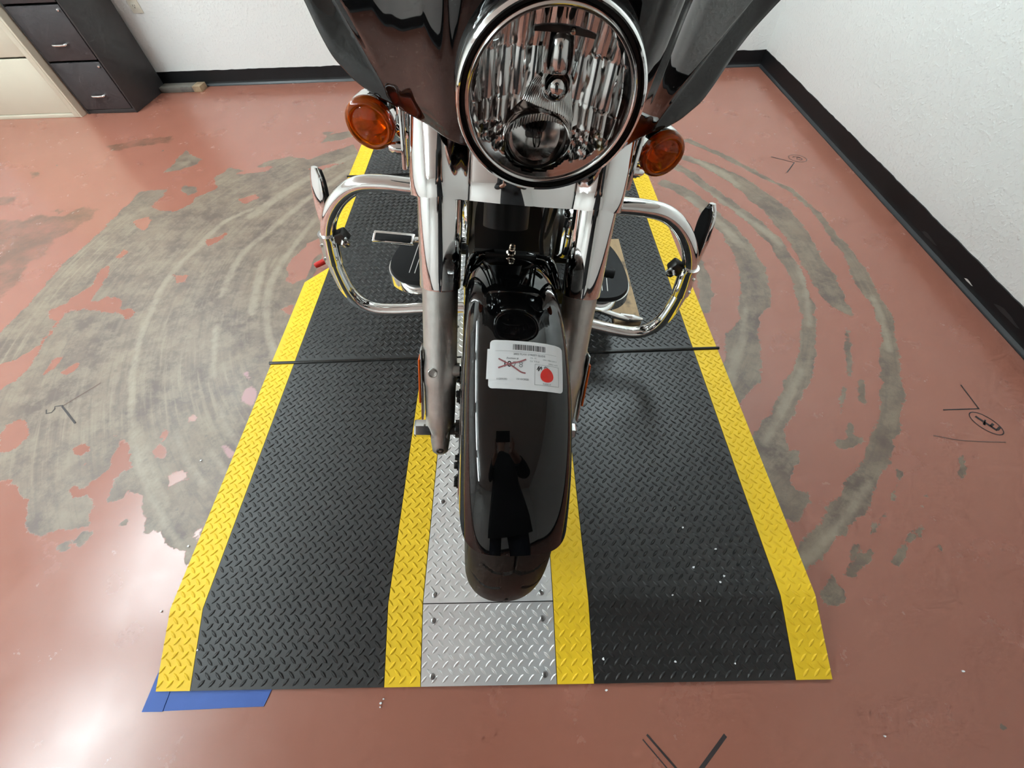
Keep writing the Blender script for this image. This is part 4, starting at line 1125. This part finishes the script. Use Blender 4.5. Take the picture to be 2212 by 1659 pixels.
# --- engine guard with folding highway pegs
GP = [(.03, .455, .592), (.11, .452, .580), (.20, .450, .573), (.285, .450, .574), (.345, .450, .566), (.392, .450, .536), (.430, .450, .490), (.455, .450, .435), (.466, .450, .372), (.4665, .450, .310), (.458, .450, .245), (.435, .450, .200), (.395, .450, .178), (.335, .452, .178), (.25, .456, .190), (.16, .46, .200), (.08, .462, .205)]
for sx in (-1, 1):
    P = [(sx * x, y, z) for x, y, z in GP]
    g = bp_('engine_guard', tube(P, .0188, 24, smooth=8), 'chrome')
    A = np.array([sx * .4565, .450, .428]); B_ = np.array([sx * .4675, .450, .345])
    bp_('peg_clamp', tube([A, (A + B_) / 2 + [sx * .001, 0, 0], B_], .0228, 24, smooth=0), 'chrome', g)
    for t in (.25, .75):
        q = A + (B_ - A) * t
        for yy, xx in ((-.0185, -.014), (-.017, .018)):
            bp_('clamp_screw', lathe([(0, .0045), (.003, .004), (.0042, .001), (.0042, -.002)], q + [sx * -xx, yy, 0], (sx * (-.5 if xx > 0 else .7), -.8, .1), 10), 'chrome', g)
    bp_('clamp_band', tube([A + [0, 0, .004], A + [0, 0, -.004]], .0248, 24, smooth=0), 'chrome_soft', g)
    bl = bp_('peg_pivot', box((sx * .425, .452, .425), (.034, .030, .030), rotm((0, 1, 0), sx * .5), .005), 'dark_metal', g)
    bp_('pivot_bolt', lathe([(0, .016), (.0095, .015), (.0125, .010), (.0125, 0)], (sx * .414, .440, .420), (-sx * .55, -.80, .1), 6, up=(0, 0, 1)), 'chrome_soft', g, angle=25)
    # the folded peg: chrome shell outside, rubber inside
    p0 = np.array([sx * .484, .490, .400]); p1 = np.array([sx * .470, .520, .560])
    ax_ = (p1 - p0) / np.linalg.norm(p1 - p0)
    wx = np.array([-.45, -.88, .0]) if sx < 0 else np.array([.80, .55, .1]); wx -= ax_ * (wx @ ax_); wx /= np.linalg.norm(wx)
    R_ = np.stack([wx, np.cross(ax_, wx), ax_], 1)
    Lg = np.linalg.norm(p1 - p0)
    pv = []
    for k in range(13):
        t = k / 12
        hw = .0200 * math.sqrt(max(.02, 1 - max(0, (t - .72) / .30) ** 2)) * (.55 + .45 * min(1, t * 2.4))
        th = .0100 * (.6 + .4 * math.sin(math.pi * min(1, t * 1.1)))
        for a in np.linspace(0, 2 * math.pi, 16, endpoint=False):
            q = np.array([th * math.copysign(abs(math.cos(a)) ** .6, math.cos(a)), hw * math.copysign(abs(math.sin(a)) ** .7, math.sin(a)), t * Lg])
            pv.append(p0 + R_ @ q)
    pf = []
    for k in range(12):
        for a in range(16):
            b = (a + 1) % 16
            pf.append((k * 16 + a, k * 16 + b, (k + 1) * 16 + b, (k + 1) * 16 + a))
    pf += [tuple(range(16)), tuple(range(12 * 16, 13 * 16))]
    pg = bp_('highway_peg', (pv, pf), 'chrome')
    pv2 = [p0 + R_ @ ((R_.T @ (np.array(v) - p0)) * [1, .86, .93] + [-.0100, 0, .004]) for v in pv]
    bp_('peg_rubber', (pv2, pf), 'pad_rubber', pg)
    bp_('peg_arm', tube([(sx * .43, .455, .43), (sx * .462, .478, .415), p0 + ax_ * .01], .008, 12), 'chrome', pg)

# --- floorboards, brake pedal, shift peg
def board_outline(sx):
    pts = [(.205, .52), (.235, .508), (.275, .503), (.315, .510), (.345, .527), (.366, .556), (.374, .595), (.367, .66), (.352, .72), (.330, .772), (.298, .812), (.255, .828), (.215, .81), (.20, .70)]
    P = smooth_path([np.array([x * sx, y, 0.]) for x, y in pts] + [np.array([pts[0][0] * sx, pts[0][1], 0.])], 4)[:-1]
    return [(p[0], p[1]) for p in P]
def oprism(poly, z0, z1, s0=1.0, s1=1.0):
    c = np.mean(poly, 0); n = len(poly)
    V = [(*(c + (np.array(p) - c) * s0), z0) for p in poly] + [(*(c + (np.array(p) - c) * s1), z1) for p in poly]
    return V, [tuple(range(n))[::-1], tuple(range(n, 2 * n))] + [(i, (i + 1) % n, n + (i + 1) % n, n + i) for i in range(n)]
for sx in (-1, 1):
    ol = board_outline(sx)
    fb = bp_('floorboard', oprism(ol, .206, .236, 1.03, 1.0), 'chrome')
    bp_('floorboard_pad', oprism(ol, .2362, .246, .965, .93), 'pad_rubber', fb)
    for k in (-1, 0, 1):
        x = sx * .285 + k * .0165
        bp_('pad_inlay', box((x, .645, .2464), (.0024, .20, .001)), 'chrome_soft', fb, smooth=False)
    bp_('floorboard_bracket', box((sx * .17, .72, .22), (.10, .04, .02), None, .004), 'satin_black', fb)
pd_ = bp_('brake_pedal', box((-.342, .588, .332), (.122, .038, .014), rotm((1, 0, 0), .35), .005), 'chrome')
bp_('pedal_pad', box((-.342, .5835, .3355), (.106, .024, .010), rotm((1, 0, 0), .35), .003), 'pad_rubber', pd_)
bp_('pedal_arm', tube([(-.285, .592, .330), (-.235, .61, .322), (-.185, .68, .28), (-.165, .74, .24)], .009, 10), 'chrome', pd_)
bp_('pedal_link', tube([(-.325, .59, .324), (-.322, .592, .312)], .006, 10, smooth=0), 'chrome_soft', pd_)
sh = bp_('shift_lever', tube([(.175, .72, .26), (.21, .62, .30), (.24, .545, .325), (.265, .527, .33)], .008, 10), 'chrome')
bp_('shift_peg', lathe([(0, 0), (.013, 0), (.0145, .006), (.013, .012), (.0145, .018), (.013, .024), (.0145, .030), (.013, .036), (0, .038)], (.262, .527, .33), (1, -.1, 0), 18), 'pad_rubber', sh)

# --- frame, engine and the rest of the machine
def loft(secs, seg=28):
    """secs: (y, z, half width, half height, power)"""
    V = []
    for y, z, hw, hh, pw in secs:
        for k in range(seg):
            a = 2 * math.pi * k / seg
            V.append((hw * math.copysign(abs(math.cos(a)) ** pw, math.cos(a)), y, z + hh * math.copysign(abs(math.sin(a)) ** pw, math.sin(a))))
    n = len(secs); Fc = []
    for i in range(n - 1):
        for k in range(seg):
            j = (k + 1) % seg
            Fc.append((i * seg + k, i * seg + j, (i + 1) * seg + j, (i + 1) * seg + k))
    Fc += [tuple(range(seg)), tuple(range((n - 1) * seg, n * seg))]
    return V, Fc
for sx in (-1, 1):
    bp_('frame_downtube', tube([(sx * .035, .33, .86), (sx * .06, .40, .66), (sx * .105, .50, .34), (sx * .125, .56, .19), (sx * .13, .66, .15), (sx * .13, 1.15, .15), (sx * .12, 1.30, .30)], .0165, 14), 'gloss_black')
bp_('frame_neck', tube([(0, .265, .62), (0, .31, .72), (0, .36, .84)], .042, 20), 'satin_black')
bp_('frame_backbone', tube([(0, .35, .80), (0, .60, .79), (0, .95, .68), (0, 1.20, .55)], .026, 14), 'gloss_black')
bp_('gap_filler', loft([(.365, .50, .03, .10, .7), (.375, .50, .075, .15, .7), (.43, .49, .10, .19, .7), (.50, .47, .10, .19, .7)]), 'satin_black')  # black filler shape added to darken the gap behind the fork legs
reg = bp_('voltage_regulator', box((0, .470, .315), (.15, .026, .12), rotm((1, 0, 0), -.25), .006), 'satin_black')
for k in range(9):
    bp_('cooling_fin', box((-.06 + k * .015, .452, .319), (.004, .020, .11), rotm((1, 0, 0), -.25)), 'satin_black', reg, smooth=False)
ck = bp_('crankcase', box((0, .86, .31), (.27, .46, .25), None, .05, 4), 'dark_metal')
bp_('timer_cover', lathe([(0, .165), (.05, .163), (.085, .155), (.095, .14), (.095, .10), (0, .10)], (0, .80, .31), (-1, 0, 0), 32), 'chrome', ck)
bp_('primary_cover', box((.17, .90, .31), (.09, .44, .17), None, .04, 4), 'chrome', ck)
for nm_, th, y0 in (('front_cylinder', -.39, .78), ('rear_cylinder', .39, .90)):
    d = np.array([0, math.sin(th), math.cos(th)])
    pr = []
    for k in range(11):
        h0 = .06 + k * .015
        pr += [(.058, h0), (.083, h0 + .002), (.083, h0 + .006), (.058, h0 + .008)]
    pr = [(0, .05)] + pr + [(.06, .225), (0, .225)]
    cy_ = bp_(nm_, lathe(pr, (0, y0, .36), d, 36), 'satin_black', angle=30)
    bp_('rocker_cover', lathe([(0, .225), (.070, .225), (.074, .235), (.070, .265), (.052, .280), (0, .283)], (0, y0, .36), d, 32), 'chrome', cy_)
    bp_('exhaust_port', tube([np.array((-.05, y0, .36)) + d * .18, np.array((-.12, y0 - .03, .36)) + d * .16, (-.155, y0 - .02, .36), (-.165, y0 + .12, .24), (-.175, y0 + .4, .22)], .021, 14), 'chrome', cy_)
bp_('fuel_tank', loft([(.44, .84, .05, .04, .8), (.46, .84, .09, .065, .8), (.54, .84, .135, .09, .8), (.70, .84, .150, .095, .8), (.86, .82, .135, .085, .8), (.98, .79, .10, .06, .8), (1.04, .77, .06, .03, .8)]), 'gloss_black')
bp_('seat', loft([(.96, .74, .06, .03, .8), (1.00, .74, .11, .05, .8), (1.12, .71, .165, .055, .75), (1.28, .70, .17, .05, .75), (1.36, .73, .15, .055, .75), (1.60, .77, .13, .05, .75), (1.72, .76, .09, .03, .8)]), 'seat')
rw = np.array([0, 1.62, .331])
rt = bp_('rear_tyre', lathe([(.21, -.08), (.255, -.088), (.295, -.082), (.314, -.05), (.319, 0), (.314, .05), (.295, .082), (.255, .088), (.21, .08)], rw, (1, 0, 0), 64), 'rubber')
bp_('rear_wheel', lathe([(.215, -.07), (.20, -.06), (.19, -.02), (.06, -.03), (.05, -.06), (0, -.06)], rw, (1, 0, 0), 48), 'gloss_black', rt)
bp_('rear_wheel', lathe([(.215, .07), (.20, .06), (.19, .02), (.06, .03), (.05, .06), (0, .06)], rw, (1, 0, 0), 48), 'gloss_black', rt)
V = []
for i in range(30):
    th = math.radians(35 + 150 * i / 29)
    for x, r in ((-.112, .30), (-.112, .345), (-.09, .372), (-.04, .384), (.04, .384), (.09, .372), (.112, .345), (.112, .30)):
        V.append((x, rw[1] + r * math.cos(math.pi - th) * -1 * -1, rw[2] + r * math.sin(th)))
rfn = bp_('rear_fender', (V, grid_faces(30, 8)), 'gloss_black')
for sx in (-1, 1):
    bp_('saddlebag', loft([(1.22, .50, .02, .10, .6), (1.26, .50, .10, .155, .5), (1.45, .50, .115, .17, .5), (1.70, .49, .11, .165, .5), (1.90, .47, .08, .13, .6), (1.95, .46, .02, .08, .7)]), 'gloss_black').location = Vector(R_B @ np.array([sx * .30, 0, 0]))
    bp_('saddlebag_lid', loft([(1.24, .66, .09, .012, .6), (1.45, .68, .115, .018, .5), (1.70, .665, .11, .016, .5), (1.92, .61, .07, .012, .6)]), 'gloss_black').location = Vector(R_B @ np.array([sx * .30, 0, 0]))
    bp_('muffler', tube([(sx * .20, 1.10, .20), (sx * .25, 1.30, .205), (sx * .27, 1.70, .22), (sx * .27, 2.02, .225)], [.03, .05, .052, .05], 20), 'chrome')

# --- side stand reaching down to the plank (to the viewer's right)
inv = R_B.T
def wl(x, y, z): return inv @ (np.array([x, y, z]) - BO)
ss = bp_('side_stand', tube([wl(.24, .99, .24), wl(.33, .985, .165), wl(.42, .980, .118), wl(.475, .976, .100)], [.013, .012, .0115, .011], 14), 'chrome')
bp_('stand_foot', tube([wl(.445, .982, .110), wl(.49, .978, .0995), wl(.525, .976, .0935)], [.010, .014, .006], 14), 'chrome', ss)
bp_('stand_spring', tube([wl(.26, 1.005, .23), wl(.36, 1.0, .16)], .006, 8, smooth=0), 'satin_black', ss)
bp_('stand_pivot', box(wl(.245, .99, .22), (.06, .05, .07), None, .01), 'satin_black', ss)
bp_('stand_bolt', lathe([(0, .012), (.008, .011), (.010, .006), (.010, 0)], wl(.330, 1.035, .17), (.2, -.8, .55), 12), 'dark_metal', ss)
bp_('lower_cover', box(wl(.335, 1.06, .150), (.07, .10, .05), None, .012), 'satin_black', ss)

# ------------------------------------------------------------------ the photographer, standing behind the phone (seen mirrored in the fender and chrome)
def skin_mesh(name, verts, edges, radii, m, parent, root=0, sub=2):
    me = bpy.data.meshes.new(name); me.from_pydata([tuple(v) for v in verts], edges, [])
    o = bpy.data.objects.new(name, me); COL.objects.link(o); o.parent = parent
    md = o.modifiers.new('skin', 'SKIN')
    sv = me.skin_vertices[0].data
    for i, r in enumerate(radii):
        sv[i].radius = (r, r) if not hasattr(r, '__len__') else r
        sv[i].use_root = (i == root)
    sb = o.modifiers.new('sub', 'SUBSURF'); sb.levels = sub; sb.render_levels = sub
    md.use_smooth_shade = True
    me.materials.append(M[m])
    return o
PX0, PY0 = .10, -.60
per = empty('person', (PX0, PY0, 0)); tag(per, 'person in dark clothes standing with phone held out, mirrored in black fender', 'person')
SCL = 1.0
v = [(0, 0, .96), (0, .02, 1.15), (0, .05, 1.36), (0, .07, 1.46), (0, .10, 1.55), (0, .13, 1.64), (0, .12, 1.72),
     (-.17, .05, 1.40), (-.27, .10, 1.16), (-.13, .38, 1.10), (-.075, .45, 1.12),
     (.17, .05, 1.40), (.27, .10, 1.16), (.13, .38, 1.10), (.075, .45, 1.12),
     (-.10, 0, .90), (-.115, .02, .50), (-.12, -.03, .09), (-.125, .10, .04),
     (.10, 0, .90), (.115, .02, .50), (.12, -.03, .09), (.125, .10, .04)]
e = [(0, 1), (1, 2), (2, 3), (3, 4), (4, 5), (5, 6), (2, 7), (7, 8), (8, 9), (9, 10), (2, 11), (11, 12), (12, 13), (13, 14), (0, 15), (15, 16), (16, 17), (17, 18), (0, 19), (19, 20), (20, 21), (21, 22)]
r = [.125, .115, .13, .06, .075, .085, .055, .06, .045, .034, .03, .06, .045, .034, .03, .085, .058, .042, .035, .085, .058, .042, .035]
skin_mesh('body', v, e, r, 'skin', per)
V = []
for z, hw, hd, y in ((.60, .235, .15, 0), (.75, .23, .15, 0), (.95, .215, .145, .0), (1.10, .20, .14, .015), (1.25, .215, .135, .03), (1.36, .215, .12, .045), (1.43, .17, .095, .055), (1.47, .09, .075, .065), (1.485, .07, .065, .07)):
    for k in range(24):
        t = 2 * math.pi * k / 24
        V.append((hw * math.copysign(abs(math.cos(t)) ** .8, math.cos(t)), y + hd * math.copysign(abs(math.sin(t)) ** .8, math.sin(t)), z))
Fc = [(i * 24 + k, i * 24 + (k + 1) % 24, (i + 1) * 24 + (k + 1) % 24, (i + 1) * 24 + k) for i in range(8) for k in range(24)]
mobj('coat', V, Fc, 'shirt', per, angle=60)
for s in (-1, 1):
    V, Fc = tube([(s * .17, .05, 1.39), (s * .255, .09, 1.18), (s * .21, .22, 1.135), (s * .14, .35, 1.105)], [.075, .062, .052, .045], 16); mobj('sleeve', V, Fc, 'shirt', per)
vt = [(0, 0, .95), (-.10, 0, .88), (-.115, .02, .50), (-.12, -.03, .10), (.10, 0, .88), (.115, .02, .50), (.12, -.03, .10)]
skin_mesh('trousers', vt, [(0, 1), (1, 2), (2, 3), (0, 4), (4, 5), (5, 6)], [.12, .105, .085, .075, .105, .085, .075], 'denim', per)
for s in (-1, 1):
    skin_mesh('shoe', [(s * .12, -.06, .05), (s * .122, .05, .048), (s * .128, .15, .042)], [(0, 1), (1, 2)], [(.045, .05), (.045, .048), (.042, .036)], 'shoe', per)
    for k in range(4):
        z = 1.135 - k * .017
        skin_mesh('finger', [(s * .084, .455, z), (s * .094, .495, z), (s * .092, .522, z), (s * .088, .535, z)], [(0, 1), (1, 2), (2, 3)], [.0095, .0088, .008, .007], 'skin', per, sub=1)
    skin_mesh('thumb', [(s * .082, .45, 1.13), (s * .085, .47, 1.145), (s * .086, .488, 1.148)], [(0, 1), (1, 2)], [.011, .010, .008], 'skin', per, sub=1)
skin_mesh('hair', [(0, .07, 1.66), (0, .09, 1.72), (0, .14, 1.745)], [(0, 1), (1, 2)], [.088, .085, .06], 'hair', per)
V, Fc = lathe([(0, .022), (.008, .018), (.012, .004), (.012, 0)], (0, .215, 1.635), (0, 1, -.2), 10); mobj('nose', V, Fc, 'skin', per)
for s in (-1, 1):
    V, Fc = lathe([(0, .006), (.008, .004), (.012, 0)], (s * .032, .198, 1.665), (0, 1, 0), 12); mobj('eye', V, Fc, 'outlet', per)
    V, Fc = lathe([(0, .012), (.018, .008), (.024, 0)], (s * .083, .12, 1.645), (s, 0, 0), 12); mobj('ear', V, Fc, 'skin', per)
V, Fc = box((0, .207, 1.585), (.045, .008, .012), None, .003); mobj('mouth', V, Fc, 'skin', per)
ph = empty('phone', (CAM[0], CAM[1] - .045, CAM[2] - .01)); tag(ph, 'black phone held up by the photographer, mirrored in the fender', 'phone')
Rc = np.stack([cr, cu, cf], 1)
pc = -cf * .010
V, Fc = box(pc, (.150, .072, .0085), Rc, .004); mobj('case', V, Fc, 'phone', ph)
V, Fc = box(pc + cr * .045 + cu * .012 + cf * .005, (.036, .036, .002), Rc, .0008); mobj('camera_bump', V, Fc, 'phone', ph)
